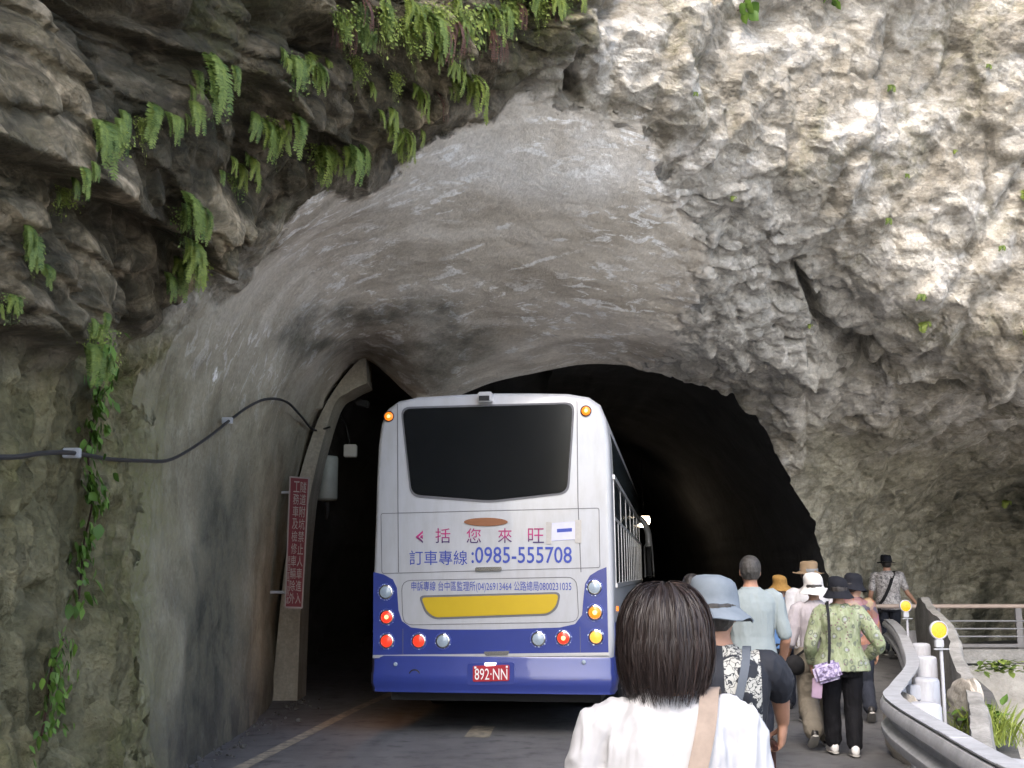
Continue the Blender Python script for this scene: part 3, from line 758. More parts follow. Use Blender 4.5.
# left-over fragment of the peeled first letter
fr = MB()
for pts in ([(415.5,537),(423,530.5),(423,533),(418.5,537)],[(415.5,537),(418.5,537),(423,541),(423,543.2)],[(420.3,536.2),(423,534.5),(423,539),(420.3,537.8)]): fr.prism(bpoly(pts), -0.005, 0, XZ)
fr.build('slogan_letter', mg, bus)
text_piece('hotline_lettering', '訂車專線', 409.5, 467.5, 550.5, 565, m_txtblue, 0.005)
text_piece('hotline_number', ':0985-555708', 471.5, 572, 546.8, 563.2, m_txtblue, 0.005, bold=0.008)
text_piece('complaint_lettering', '申訴專線 台中區監理所(04)26913464 公路總局0800231035', 411.5, 571.5, 581.3, 592.4, m_txtblue, 0.005)
text_piece('plate_lettering', '892·NN', 475.5, 508, 668.2, 679.4, m_wtxt, 0.047, pl)
dmb = MB()
for x_, y_ in ((476,667.2),(507.5,666.4)): dmb.prism(bpoly([(x_-1,y_-1),(x_+1,y_-1),(x_+1,y_+1),(x_-1,y_+1)]), -0.0475, -0.044, XZ)
dmb.build('plate_bolt', m_wtxt, pl)
# sides: windows, mullions, blue skirt
def side_x(z): return float(np.interp(z, [q[1] for q in half[2:10]], [q[0] for q in half[2:10]]))
for s in (1, -1):
    def strip(name, y0, y1, z0, z1, mat, t=0.006, parent=bus, nz=5):
        zs = np.linspace(z0, z1, nz); vs = []; 
        for z in zs:
            for y in (y0, y1): vs.append((s*(side_x(z)+t), y, z))
        for z in zs:
            for y in (y0, y1): vs.append((s*(side_x(z)-0.01), y, z))
        k = 2*nz; fs = [(2*i, 2*i+1, 2*i+3, 2*i+2) for i in range(nz-1)]+[(k+2*i+2, k+2*i+3, k+2*i+1, k+2*i) for i in range(nz-1)]
        fs += [(2*i+2, k+2*i+2, k+2*i, 2*i) for i in range(nz-1)]+[(2*i+1, k+2*i+1, k+2*i+3, 2*i+3) for i in range(nz-1)]
        fs += [(0, k, k+1, 1), (k-2, k-1, 2*k-1, 2*k-2)]
        return MB().add(vs, fs).build(name, mat, parent)
    strip('tinted_band', .45, 11.1, 2.66, 3.10, m_glass2, 0.004)
    for y0 in np.arange(.45, 10.9, 1.62):
        wn_ = strip('side_window', y0+.03, min(y0+1.59, 11.1), 1.52, 2.60, m_glass2, 0.004)
        strip('window_frame', y0+.03, min(y0+1.59, 11.1), 2.18, 2.215, m_alu, 0.007, wn_, 2)
        strip('window_frame', y0+.80, y0+.835, 1.52, 2.18, m_alu, 0.007, wn_, 3)
        strip('window_frame', y0-.01, y0+.028, 1.48, 2.63, m_alu, 0.008, wn_, 4)
    strip('window_trim', .40, 11.15, 2.605, 2.655, m_alu, 0.02)
    strip('window_trim', .40, 11.15, 1.47, 1.515, m_alu, 0.02)
    strip('skirt', .13, 11.15, .60, 1.12, m_blue, 0.004)
    ml = MB().box((s*1.268, .55, 1.25), (.02, .09, .05)).build('side_marker', m_amber, bus)
    for y in (2.9, 8.9):
        Mx = Matrix.Rotation(R(90*s), 4, 'Y')
        wh = MB().lathe([(.28,-.13),(.46,-.15),(.50,-.11),(.50,.11),(.46,.15),(.30,.13)], 32, (s*1.06, y, .5), Mx).build('wheel', m_black, bus, True)
        MB().lathe([(.05,.15),(.10,.10),(.27,.05),(.31,.135),(.29,.10),(.26,.02),(0,.02)], 24, (s*1.06, y, .5), Mx).build('rim', m_alu, wh, True)
# right-hand mirror on its curved arm
mr_ = MB().box((1.41, 11.25, 1.86), (.17, .10, .66)).build('wing_mirror', m_black, bus, False, 0.05, 3)
MB().tube([(1.325,11.19,1.55),(1.318,11.19,2.16),(1.36,11.19,2.22),(1.47,11.19,2.18),(1.50,11.19,1.55)], .013, 6).build('mirror_rim', m_alu, mr_, True)
MB().tube([(1.20,11.25,2.72),(1.27,11.28,2.70),(1.35,11.28,2.58),(1.40,11.27,2.40),(1.41,11.26,2.16)], [.05,.055,.06,.065,.07], 10).build('mirror_arm', m_white, mr_, True)
# ------------------------------------------------------------------ people
def loft(b, rings, n=20, cap=True):
    """rings: (centre, rx, ry[, x axis, y axis]) joined into one closed tube"""
    vs = []
    for rg in rings:
        c = Vector(rg[0]); ax = Vector(rg[3]) if len(rg) > 3 else Vector((1, 0, 0)); ay = Vector(rg[4]) if len(rg) > 3 else Vector((0, 1, 0))
        for k in range(n):
            a = 2*math.pi*k/n; ca, sa = math.cos(a), math.sin(a)
            e = 0.85
            vs.append(c + ax*rg[1]*math.copysign(abs(ca)**e, ca) + ay*rg[2]*math.copysign(abs(sa)**e, sa))
    m = len(rings)
    fs = [(i*n+k, i*n+(k+1) % n, (i+1)*n+(k+1) % n, (i+1)*n+k) for i in range(m-1) for k in range(n)]
    fs.append(tuple(range(n))[::-1]); fs.append(tuple((m-1)*n+k for k in range(n)))
    return b.add(vs, fs)

def limb(b, pts, rads, n=14, sub=4):
    """tapered tube through joints, rounded at the bends and at both ends"""
    P_ = [Vector(p) for p in pts]; out = []; rr = []
    C_, par = catmull(np.array([[tuple(p)] for p in P_]), [sub]*(len(P_)-1))
    q = C_[:, 0]; r = np.interp(par, range(len(P_)), rads)
    d0 = Vector(q[0])-Vector(q[1]); d0.normalize(); d1 = Vector(q[-1])-Vector(q[-2]); d1.normalize()
    pts2 = [Vector(q[0])+d0*r[0]*0.85, Vector(q[0])+d0*r[0]*0.5]+[Vector(x) for x in q]+[Vector(q[-1])+d1*r[-1]*0.5, Vector(q[-1])+d1*r[-1]*0.85]
    rr = [r[0]*0.45, r[0]*0.84]+list(r)+[r[-1]*0.84, r[-1]*0.45]
    return b.tube(pts2, rr, n)

def ball(b, c, r, n=14):
    M = Matrix.Diagonal((*r, 1.0)) if hasattr(r, '__len__') else Matrix.Diagonal((r, r, r, 1.0))
    pr = [(math.sin(t), -math.cos(t)) for t in np.linspace(0.05, math.pi-0.05, n)]
    return b.lathe(pr, n+4, c, M)

def hand(b, wrist, d, palm_n, thumb_s, curl=0.6, k=1.0):
    """palm, four fingers of different lengths and a thumb leaving the side of the palm"""
    w_ = Vector(wrist); d = Vector(d).normalized(); pn = Vector(palm_n); pn = (pn-d*pn.dot(d)).normalized()
    s = d.cross(pn); s = s if s.dot(Vector(thumb_s)) > 0 else -s
    loft(b, [(w_-d*.02*k, .024*k, .020*k, s, pn), (w_+d*.01*k, .028*k, .020*k, s, pn), (w_+d*.045*k, .040*k, .019*k, s, pn), (w_+d*.085*k, .043*k, .015*k, s, pn), (w_+d*.095*k, .040*k, .010*k, s, pn)], 14)
    for i, (o, ln) in enumerate(((.033, .070), (.011, .080), (-.012, .074), (-.034, .058))):
        p = w_+d*.088*k+s*o*k; ang = 0.15*curl; pts = [p-d*.015*k, p]
        for j, f in enumerate((.45, .32, .26)):
            ang += curl*(0.55+0.25*j); dr = d*math.cos(ang)+pn*math.sin(ang)+s*o*1.2
            p = p+dr.normalized()*ln*f*k*1.15; pts.append(p)
        limb(b, pts, [.0098*k, .0095*k, .0088*k, .0082*k, .0072*k], 8, 2)
    p = w_+d*.022*k+s*.024*k
    pts = [p, p+(d*.6+s*.7+pn*.25).normalized()*.036*k]
    pts.append(pts[-1]+(d*.8+s*.15+pn*(.25+.5*curl)).normalized()*.034*k); pts.append(pts[-1]+(d*.7-s*.2*curl+pn*(.2+.8*curl)).normalized()*.026*k)
    limb(b, pts, [.015*k, .0125*k, .011*k, .009*k], 8, 2)

def remesh(mb, name, vox, mat, parent=None, smooth_it=2, wr=None):
    """union of the collected shapes as one continuous surface"""
    me = bpy.data.meshes.new(name); me.from_pydata(mb.v, [], mb.f)
    bm = bmesh.new(); bm.from_mesh(me); bmesh.ops.recalc_face_normals(bm, faces=bm.faces); bm.to_mesh(me); bm.free()
    t = bpy.data.objects.new(name, me); SC.collection.objects.link(t)
    md_ = t.modifiers.new('r', 'REMESH'); md_.mode = 'VOXEL'; md_.voxel_size = vox; md_.use_smooth_shade = True
    if smooth_it:
        sm = t.modifiers.new('s', 'SMOOTH'); sm.iterations = smooth_it; sm.factor = 0.5
    bpy.context.view_layer.update()
    m2 = bpy.data.meshes.new_from_object(t.evaluated_get(bpy.context.evaluated_depsgraph_get()))
    bpy.data.objects.remove(t); bpy.data.meshes.remove(me)
    m2.name = name
    if wr:                                                        # folds in the cloth
        amp, sc, seed = wr
        n = len(m2.vertices); co_ = np.empty(n*3); m2.vertices.foreach_get('co', co_); co_ = co_.reshape(-1, 3)
        nn = np.empty(n*3); m2.vertices.foreach_get('normal', nn); nn = nn.reshape(-1, 3)
        q = co_*np.array(sc); q = q+0.6*np.stack([vnoise(co_*4+seed, seed), vnoise(co_*4+9+seed, seed+1), vnoise(co_*4+17, seed+2)], 1)
        h = fbm(q, 3, seed, 0.5, True)*amp + fbm(co_*5, 2, seed+5)*amp*0.7
        co_ = co_+nn*h[:, None]; m2.vertices.foreach_set('co', co_.ravel()); m2.update()
    m2.polygons.foreach_set('use_smooth', np.ones(len(m2.polygons), bool))
    m2.materials.clear(); m2.materials.append(mat)
    return link(bpy.data.objects.new(name, m2), parent)

def cloth(name, c, c2=None, scale=9, rough=0.85, weave=500):
    m, N, L, B = new_mat(name); co = objcoord(N)
    f = tex_noise(N, L, co, scale, 4, 0.6)
    c2 = c2 or tuple(q*0.82 for q in c)
    L.new(mix(N, L, ramp(N, L, f, [(0.35, 0.0), (0.65, 1.0)]), c2, c), B.inputs['Base Color'])
    B.inputs['Roughness'].default_value = rough; B.inputs['Specular IOR Level'].default_value = 0.2
    bump(N, L, tex_noise(N, L, co, weave, 2, 0.5), B, 0.15, 0.001)
    return m

m_skin = plain('skin', (0.33, 0.175, 0.115), 0.5, 0, 0.14, 14, 0.1)
m_skin2 = plain('fair_skin', (0.39, 0.22, 0.15), 0.5, 0, 0.12, 14, 0.1)
m_hairb = plain('black_hair', (0.014, 0.011, 0.010), 0.45, 0, 0.4, 60, 0.4)
m_hairg = plain('greying_hair', (0.032, 0.029, 0.027), 0.5, 0, 0.5, 50, 0.4)
m_eye = plain('eye_white', (0.7, 0.68, 0.65), 0.2); m_lip = plain('lip', (0.33, 0.12, 0.10), 0.45)
m_shoeb = plain('dark_leather', (0.018, 0.016, 0.015), 0.45); m_shoew = plain('white_trainer', (0.62, 0.61, 0.60), 0.6)
m_sole = plain('rubber_sole', (0.30, 0.29, 0.27), 0.8)

def person(loc, yaw, H, label, look, shirt, trousers, skin=None, arms=None, legs=None, build=1.0, female=False, vox=0.007,
           sleeve=0.75, hem=0.47, flare=0.0, shoes=None, hair=None, hat=None, head_turn=0.0, lean=0.0, wr=0.006, shirt_loose=1.0, trs_loose=1.0, group='walkers on the road', detail_face=True):
    """a standing or walking adult facing local +y; arms/legs give joint positions in that frame"""
    skin = skin or m_skin; k = H/1.70; sw = (0.170 if female else 0.188)*k*build; wv = Vector
    def lz(z): return wv((0, lean*(z*H-0.5*H), z*H))
    b = MB()
    bw = 0.92 if female else 1.0
    T = [(.47,.150,.105),(.50,.170,.118),(.53,.172,.118),(.57,.155*bw,.106),(.62,.140*bw,.098),(.68,.152*bw,.108),(.74,.172*bw,.116),(.78,.178*bw,.108),(.805,.168*bw,.092),(.825,.125*bw,.075),(.842,.070,.062),(.865,.054*bw,.056),(.89,.052*bw,.056)]
    loft(b, [(lz(z), rx*k*build, ry*k*build) for z, rx, ry in T], 24)
    # head
    hm = Matrix.Rotation(head_turn, 3, 'Z'); hc = lz(.925)+wv((0, .012*k, 0))
    hp = lambda x, y, z: hc + hm @ wv((x, y, z))*k*0.97
    hx, hy = hm @ wv((1, 0, 0)), hm @ wv((0, 1, 0))
    prof = [(-.112,.020,.022,.050),(-.105,.038,.036,.042),(-.085,.055,.062,.022),(-.055,.066,.082,.006),(-.02,.073,.094,0),(.02,.077,.099,-.002),(.055,.075,.095,-.004),(.085,.062,.078,-.006),(.105,.040,.050,-.008),(.115,.015,.02,-.008)]
    loft(b, [(hp(0, oy, z), rx*k*0.97, ry*k*0.97, hx, hy) for z, rx, ry, oy in prof], 20)
    limb(b, [hp(0,.088,.012), hp(0,.098,-.012), hp(0,.104,-.030)], [.009*k,.011*k,.013*k], 8, 2)          # nose
    for s in (-1, 1):
        ball(b, hp(s*.079, -.006, -.012), (.011*k,.020*k,.032*k), 10)                                     # ears
        ball(b, hp(s*.032, .082, .024), (.022*k,.012*k,.007*k), 8)                                        # brows
    arms = arms or {}
    A = {}
    for s, nm in ((-1, 'l'), (1, 'r')):
        sh = lz(.800)+wv((s*sw, 0, 0))
        el, wr_, hd = arms.get(nm, ((s*(sw+.05*k), -.03, .615*H), (s*(sw+.06*k), .05, .475*H), None))
        el, wr_ = wv(el), wv(wr_); A[nm] = (sh, el, wr_)
        limb(b, [lz(.80)+wv((s*sw*.72, 0, 0)), sh, sh.lerp(el, .5), el, el.lerp(wr_, .35), wr_], [.045*k,.052*k,.047*k,.040*k,.040*k,.026*k], 14, 3)
        o = hd or dict(); dr = wv(o.get('d', (wr_-el).normalized())); hand(b, wr_, dr, o.get('n', (-s, 0.1, 0)), o.get('t', (0, 1, 0)), o.get('curl', .45), k*o.get('k', 1.0))
    legs = legs or {}
    Lg = {}
    for s, nm in ((-1, 'l'), (1, 'r')):
        hp_ = wv((s*.088*k*build, 0, .50*H))
        kn, an, pitch = legs.get(nm, ((s*.09, .02, .27*H), (s*.085, -.01, .05*H), 0.0))
        kn, an = wv(kn), wv(an); Lg[nm] = (hp_, kn, an)
        limb(b, [hp_, hp_.lerp(kn, .5), kn, kn.lerp(an, .35), an], [.088*k*build,.074*k,.054*k,.052*k,.036*k], 14, 3)
        fd = wv((s*.08, math.cos(pitch), -math.sin(pitch)))
        limb(b, [an+wv((0, -.03, -.02)), an+fd*.06-wv((0, 0, .035)), an+fd*.15-wv((0, 0, .05))], [.036*k,.036*k,.026*k], 10, 2)
    body_ = remesh(b, 'person', vox, skin, None, 2)
    body_.location = loc; body_.rotation_euler = (0, 0, yaw)
    tag(body_, label, 'person', group)
    # shirt
    c = MB(); e = .014*shirt_loose
    TS = [(hem,.172,.122),(hem+.02,.174,.124),(.53,.174,.122),(.57,.162*bw,.112),(.62,.150*bw,.104),(.68,.158*bw,.112),(.74,.176*bw,.119),(.78,.182*bw,.111),(.805,.172*bw,.095),(.825,.132*bw,.079),(.840,.078,.066),(.850,.062,.062)]
    def fl(z): return flare*max(0, (.66-z)/.2)
    rings = []
    for z, rx, ry in TS:
        g = e if z < .83 else e*.5
        rings.append((lz(z), (rx+fl(z))*k*build+g, (ry+fl(z)*.8)*k*build+g))
    loft(c, rings, 24)
    for nm, s in (('l', -1), ('r', 1)):
        sh, el, wr_ = A[nm]; tot = (el-sh).length+(wr_-el).length; cut = sleeve*tot
        e = .011*min(shirt_loose, 1.25); pts = [lz(.80)+wv((s*sw*.7, 0, 0)), sh]; rad = [.048*k+e, .056*k+e]
        if cut <= (el-sh).length:
            pts += [sh.lerp(el, cut/(el-sh).length*.6), sh.lerp(el, cut/(el-sh).length)]; rad += [.046*k+e, .045*k+e]
        else:
            f = (cut-(el-sh).length)/(wr_-el).length
            pts += [sh.lerp(el, .55), el, el.lerp(wr_, f*.5), el.lerp(wr_, f)]; rad += [.055*k+e, .049*k+e, .045*k+e, .038*k+e]
        limb(c, pts, rad, 14, 3)
    sho = remesh(c, look.get('shirt', 'shirt'), vox, shirt, body_, 2, (wr, (16, 16, 5), 3+int(H*100)))
    # trousers
    c = MB(); e = .012*trs_loose
    loft(c, [(lz(z), rx*k*build+e, ry*k*build+e) for z, rx, ry in ((.44,.150,.105),(.47,.168,.118),(.50,.174,.120),(.53,.172,.118),(.575,.156*bw,.106))], 22)
    for nm in 'lr':
        hp_, kn, an = Lg[nm]
        limb(c, [hp_, hp_.lerp(kn, .5), kn, kn.lerp(an, .4), an+(kn-an).normalized()*.035], [.092*k*build+e,.080*k+e,.064*k+e*1.3,.062*k+e*1.3,.056*k+e*1.5], 14, 3)
    remesh(c, look.get('trousers', 'trousers'), vox, trousers, body_, 2, (wr*1.1, (14, 14, 7), 8))
    # shoes
    for nm, s in (('l', -1), ('r', 1)):
        hp_, kn, an = Lg[nm]; pitch = (legs.get(nm) or (0, 0, 0.0))[2]
        fd = wv((s*.08, math.cos(pitch), -math.sin(pitch))).normalized(); up = wv((0, math.sin(pitch), math.cos(pitch))); sd_ = fd.cross(up)
        q = an-up*.02*k; sc = k
        c = MB()
        loft(c, [(q-fd*.075*sc, .026*sc, .040*sc, sd_, up), (q-fd*.05*sc, .038*sc, .050*sc, sd_, up), (q, .042*sc, .052*sc, sd_, up), (q+fd*.06*sc-up*.012, .044*sc, .040*sc, sd_, up), (q+fd*.12*sc-up*.022, .048*sc, .028*sc, sd_, up), (q+fd*.165*sc-up*.028, .040*sc, .021*sc, sd_, up), (q+fd*.185*sc-up*.032, .022*sc, .014*sc, sd_, up)], 16)
        so = c.build('shoe', shoes or m_shoeb, body_, True, 0, 2, 70)
        c = MB(); loft(c, [(q-fd*.08*sc-up*.045, .028*sc, .010, sd_, up), (q-fd*.04*sc-up*.045, .044*sc, .011, sd_, up), (q+fd*.06*sc-up*.047, .048*sc, .011, sd_, up), (q+fd*.13*sc-up*.048, .052*sc, .010, sd_, up), (q+fd*.19*sc-up*.046, .026*sc, .009, sd_, up)], 16)
        c.build('sole', m_sole, so, True, 0, 2, 50)
    if detail_face:
        for s in (-1, 1):
            c = MB(); ball(c, hp(s*.031, .083, .008), .012*k, 8); eo = c.build('eye', m_eye, body_, True)
            c = MB(); ball(c, hp(s*.031, .0915, .008), (.006*k,.005*k,.006*k), 6); c.build('pupil', m_hairb, eo, True)
        c = MB(); ball(c, hp(0, .084, -.058), (.024*k,.010*k,.008*k), 8); c.build('mouth', m_lip, body_, True)
    if hair:
        c = MB(); loft(c, [(hp(0, oy-.014+dy, z), rx, ry, hx, hy) for z, rx, ry, oy, dy in [q for q in [(-.070,.050*k,.052*k,0,-.024),(-.045,.068*k,.074*k,0,-.018),(-.01,.080*k,.094*k,0,-.012),(.03,.084*k,.104*k,0,-.004),(.065,.081*k,.100*k,0,0),(.095,.066*k,.083*k,0,0),(.118,.040*k,.052*k,0,0),(.127,.014*k,.02*k,0,0)] if not hat or q[0] < .05]], 20)
        remesh(c, 'hair', min(vox, .007), hair, body_, 1, (.006, (30, 30, 10), 5))
    if hat:
        m_, kind = hat[0], hat[1]; hs = 1.08; til = hat[2] if len(hat) > 2 else 0.0
        Mh = Matrix.Translation(hp(0, -.004, hat[3] if len(hat) > 3 else .035)) @ hm.to_4x4() @ Matrix.Rotation(til, 4, 'X') @ Matrix.Diagonal((k*hs, 1.14*k*hs, k*hs, 1))
        PR = {'bucket': [(.089,.0),(.140,-.042),(.143,-.047),(.140,-.050),(.088,-.010),(.086,.02),(.0,.02)],
              'brim': [(.091,.0),(.125,-.012),(.150,-.010),(.152,-.014),(.125,-.020),(.088,-.008),(.086,.02),(.0,.02)],
              'cloche': [(.092,.0),(.118,-.040),(.140,-.070),(.143,-.076),(.139,-.078),(.088,-.012),(.086,.02),(.0,.02)]}[kind]
        CR_ = {'bucket': [(0,.112),(.035,.110),(.062,.104),(.076,.092),(.083,.07),(.086,.04)], 'brim': [(0,.100),(.03,.100),(.055,.106),(.074,.100),(.082,.08),(.088,.03)], 'cloche': [(0,.112),(.04,.110),(.07,.098),(.086,.07),(.091,.03)]}[kind]
        c = MB(); c.lathe(CR_+PR, 36); c.v = [tuple(Mh @ Vector(q)) for q in c.v]
        ho = c.build('hat', m_, body_, True, 0, 2, 60)
        n = len(ho.data.vertices); co_ = np.empty(n*3); ho.data.vertices.foreach_get('co', co_); co_ = co_.reshape(-1, 3)
        co_ += 0.010*np.stack([vnoise(co_*14, 1), vnoise(co_*14, 2), vnoise(co_*14, 3)], 1); ho.data.vertices.foreach_set('co', co_.ravel())
        if len(hat) > 4:
            c = MB(); c.lathe([(.0915,.004),(.0925,.006),(.0905,.034),(.0895,.034)], 36); c.v = [tuple(Mh @ Vector(q)) for q in c.v]
            c.build('hat_band', hat[4], ho, True)
    return body_, dict(A=A, hc=hc, hp=hp, lz=lz, k=k, sw=sw)

def world_strap(name, pts, wd, th, mat, parent, nrm):
    """flat band along pts, lying against the body; nrm gives its outward side at each point"""
    q, par = catmull(np.array([[tuple(p)] for p in pts], float), [6]*(len(pts)-1)); q = q[:, 0]
    nr = np.array([np.interp(par, range(len(pts)), [n_[k] for n_ in nrm]) for k in range(3)]).T
    vs = []; m = len(q)
    for i in range(m):
        t = Vector(q[min(i+1, m-1)]-q[max(i-1, 0)]).normalized(); n_ = Vector(nr[i]).normalized(); s = t.cross(n_).normalized()
        for a, o in ((-1, 0), (1, 0), (1, 1), (-1, 1)): vs.append(Vector(q[i])+s*a*wd/2+n_*o*th)
    fs = [(i*4+k, i*4+(k+1) % 4, (i+1)*4+(k+1) % 4, (i+1)*4+k) for i in range(m-1) for k in range(4)]+[(0, 1, 2, 3), ((m-1)*4+3, (m-1)*4+2, (m-1)*4+1, (m-1)*4)]
    return MB().add(vs, fs).build(name, mat, parent, True, 0, 2, 35)

def gnd(px, py):
    b = (384.0-py)/F_PX; d = CAM_Z/(-(math.sin(PITCH)+b*math.cos(PITCH))*1.0)*(math.cos(PITCH)-b*math.sin(PITCH)); return d

def walk(k=1.0, H=1.6, ph=1):
    """legs mid-stride: one planted ahead, the other pushing off"""
    fw = ((.085*ph, .10*k, .275*H), (.075*ph, .13*k, .055*H), -0.05)
    bk = ((-.085*ph, .03*k, .27*H), (-.08*ph, -.24*k, .105*H), 0.55)
    return {('r' if ph > 0 else 'l'): fw, ('l' if ph > 0 else 'r'): bk}
def xat(px, d): return (px-512.0)/F_PX*d*1.0

# 1 woman in a white tee
m_tee = cloth('white_cotton', (0.46, 0.46, 0.48), (0.40, 0.40, 0.42), 8)
m_dtr = cloth('dark_denim', (0.03, 0.035, 0.055))
m_strapb = cloth('beige_webbing', (0.30, 0.24, 0.20), None, 30)
H1 = 1.59; X1, Y1 = xat(662, 2.58), 2.58
w1, J = person((X1, Y1, 0), R(-4), H1, 'dark bobbed-hair woman in a plain white t-shirt, nearest the camera', {'shirt': 'tee_shirt'}, m_tee, m_dtr, m_skin2, female=True, vox=0.006,
   arms={'l': ((-.235, -.01, .60*H1), (-.22, .12, .475*H1), None), 'r': ((.235, -.01, .60*H1), (.22, .12, .475*H1), None)}, sleeve=0.27, hem=.48, wr=0.015, build=0.87, legs=walk(1, H1, 1))
mh, N, L, B = new_mat('brown_black_hair'); co = objcoord(N)
at_ = attr(N, 'hue').outputs['Fac']
L.new(ramp(N, L, at_, [(0.0,(0.012,0.008,0.008)),(0.6,(0.026,0.015,0.013)),(0.92,(0.045,0.023,0.017)),(1.0,(0.075,0.038,0.026))]), B.inputs['Base Color'])
B.inputs['Roughness'].default_value = 0.52; B.inputs['Specular IOR Level'].default_value = 0.5
def bob(parent, J, k):
    hp = J['hp']; rs = np.random.RandomState(4)
    V = []; Fc = []; hue = []
    n = 15000; sgm = 16
    for i in range(n):
        az = rs.uniform(-math.pi, math.pi)
        if abs(az-math.pi/2) < 0.62: continue                       # the face is open (front = +y)
        lay = rs.beta(3, 1)*0.22+0.80
        th0 = rs.uniform(0.02, 0.9)**1.0; L_ = rs.uniform(-.130, -.092)+.012*math.sin(az*5) if rs.rand() < .7 else rs.uniform(-.165, -.035)
        cl = math.sin(az*23+1.3*math.sin(az*7))*0.035
        pts = []
        lay *= 1+.045*math.sin(az*9+2*math.sin(az*4))+.02*math.sin(az*31); rx, ry, rz = .109*lay, .124*lay, .122*lay
        for t in np.linspace(0, 1, sgm):
            th = th0+(math.pi*0.53-th0)*min(1, t/0.55)
            if t <= 0.55:
                p = np.array([rx*math.sin(th)*math.cos(az+cl), -.018+ry*math.sin(th)*math.sin(az+cl), .008+rz*math.cos(th)*(1-.10*math.exp(-(th/.4)**2))])
                last = p
            else:
                u = (t-.55)/.45; z = last[2]+(L_-last[2])*u
                bulge = 1.0+.05*math.sin(u*math.pi)-(.20*u*u)*(1.25 if math.sin(az) < -.2 else .8)
                p = np.array([last[0]*bulge, -.018+(last[1]+.018)*bulge, z])
                p[:2] += .005*u*np.array([math.sin(u*5+i), math.cos(u*4+i*2)])
            p = p+.0022*np.array([math.sin(t*9+i*1.7), math.cos(t*8+i*2.3), math.sin(t*11+i)]); pts.append(np.array(hp(*p)))
        fly = rs.rand() < .03; pts = [p+np.array([math.sin(i*3.1), math.cos(i*1.7), .3*math.sin(i)])*(.016*(j/sgm)**2+.004) for j, p in enumerate(pts)] if fly else pts; wd = (.0005 if fly else rs.uniform(.0005, .0012))*k; b0 = len(V); c_ = np.array(hp(0, -.018, 0))
        rot = rs.normal(0, .55); hv = rs.beta(1.3, 4)*(0.6 if math.cos(az) < 0.55 else 1.35)
        for j, p in enumerate(pts):
            t = pts[min(j+1, sgm-1)]-pts[max(j-1, 0)]; o = p-c_; s = np.cross(t, o); s /= np.linalg.norm(s)+1e-9; o = o/np.linalg.norm(o); s = s*math.cos(rot)+o*math.sin(rot)
            ww = wd*(1-.75*max(0, (j/(sgm-1)-.8)/.2))
            V += [tuple(p-s*ww), tuple(p+s*ww)]; hue += [min(1, hv+.25*j/sgm*rs.rand())]*2
        Fc += [(b0+2*j, b0+2*j+1, b0+2*j+3, b0+2*j+2) for j in range(sgm-1)]
    o = mesh_obj('hair', V, Fc, mh, parent, True)
    a = o.data.attributes.new('hue', 'FLOAT', 'POINT'); a.data.foreach_set('value', np.array(hue, np.float32))
    c = MB(); loft(c, [(hp(0, oy, z), rx, ry) for z, rx, ry, oy in [(-.10,.066,.050,-.045),(-.06,.078,.072,-.035),(0,.084,.098,-.022),(.05,.082,.098,-.018),(.09,.064,.076,-.018),(.115,.03,.04,-.018)]], 20)
    c.build('hair_underlayer', m_hairb, o, True)
bob(w1, J, H1/1.7)
bg = empty('shoulder_bag', (X1, Y1, 0), R(-4)); tag(bg, 'bag on a beige webbing strap across the back of the white t-shirt', 'bag')
lz = J['lz']
world_strap('strap', [(.105,.06,.835*H1),(.092,-.02,.853*H1),(.070,-.108,.80*H1),(.02,-.152,.70*H1),(-.05,-.160,.62*H1),(-.14,-.11,.54*H1),(-.20,-.03,.50*H1)], .040, .003, m_strapb, bg, [(0,1,.6),(0,.1,1),(0,-1,.4),(0,-1,0),(-.2,-1,0),(-.8,-.6,0),(-1,0,0)])
MB().box((.043, -.150, .735*H1), (.062, .010, .030), Matrix.Rotation(R(28), 3, 'Y')).build('buckle', m_strapb, bg, False, .003)
MB().box((-.235, .02, .455*H1), (.07, .26, .20)).build('pouch', m_strapb, bg, False, .025, 3)

# 2 man in the grey bucket hat
m_ghat = cloth('grey_cotton_hat', (0.17, 0.20, 0.235), (0.14, 0.165, 0.195), 14)
mfl, N, L, B = new_mat('floral_shirt'); co = objcoord(N)
sp = N.new('ShaderNodeSeparateXYZ'); L.new(co, sp.inputs[0])
vv = N.new('ShaderNodeTexVoronoi'); vv.inputs['Scale'].default_value = 17
nzz = N.new('ShaderNodeTexNoise'); nzz.inputs['Scale'].default_value = 22; nzz.inputs['Detail'].default_value = 2; L.new(co, nzz.inputs['Vector'])
wv_ = mix(N, L, 0.10, co, nzz.outputs['Color'], 'ADD'); L.new(wv_, vv.inputs['Vector'])
v2 = N.new('ShaderNodeTexVoronoi'); v2.feature = 'DISTANCE_TO_EDGE'; v2.inputs['Scale'].default_value = 34; L.new(wv_, v2.inputs['Vector'])
blot = math_n(N, L, 'MULTIPLY', ramp(N, L, vv.outputs['Distance'], [(0.62, 1.0), (0.68, 0.0)]), ramp(N, L, v2.outputs['Distance'], [(0.03, 0.0), (0.065, 1.0)]))
band = math_n(N, L, 'MULTIPLY', math_n(N, L, 'GREATER_THAN', sp.outputs[0], 0.015), math_n(N, L, 'LESS_THAN', sp.outputs[0], 0.150))
band = math_n(N, L, 'MULTIPLY', band, math_n(N, L, 'LESS_THAN', sp.outputs[2], 1.37))
band2 = math_n(N, L, 'MULTIPLY', math_n(N, L, 'LESS_THAN', sp.outputs[0], -0.015), math_n(N, L, 'GREATER_THAN', sp.outputs[0], -0.135))
band2 = math_n(N, L, 'MULTIPLY', band2, math_n(N, L, 'LESS_THAN', sp.outputs[2], 1.30))
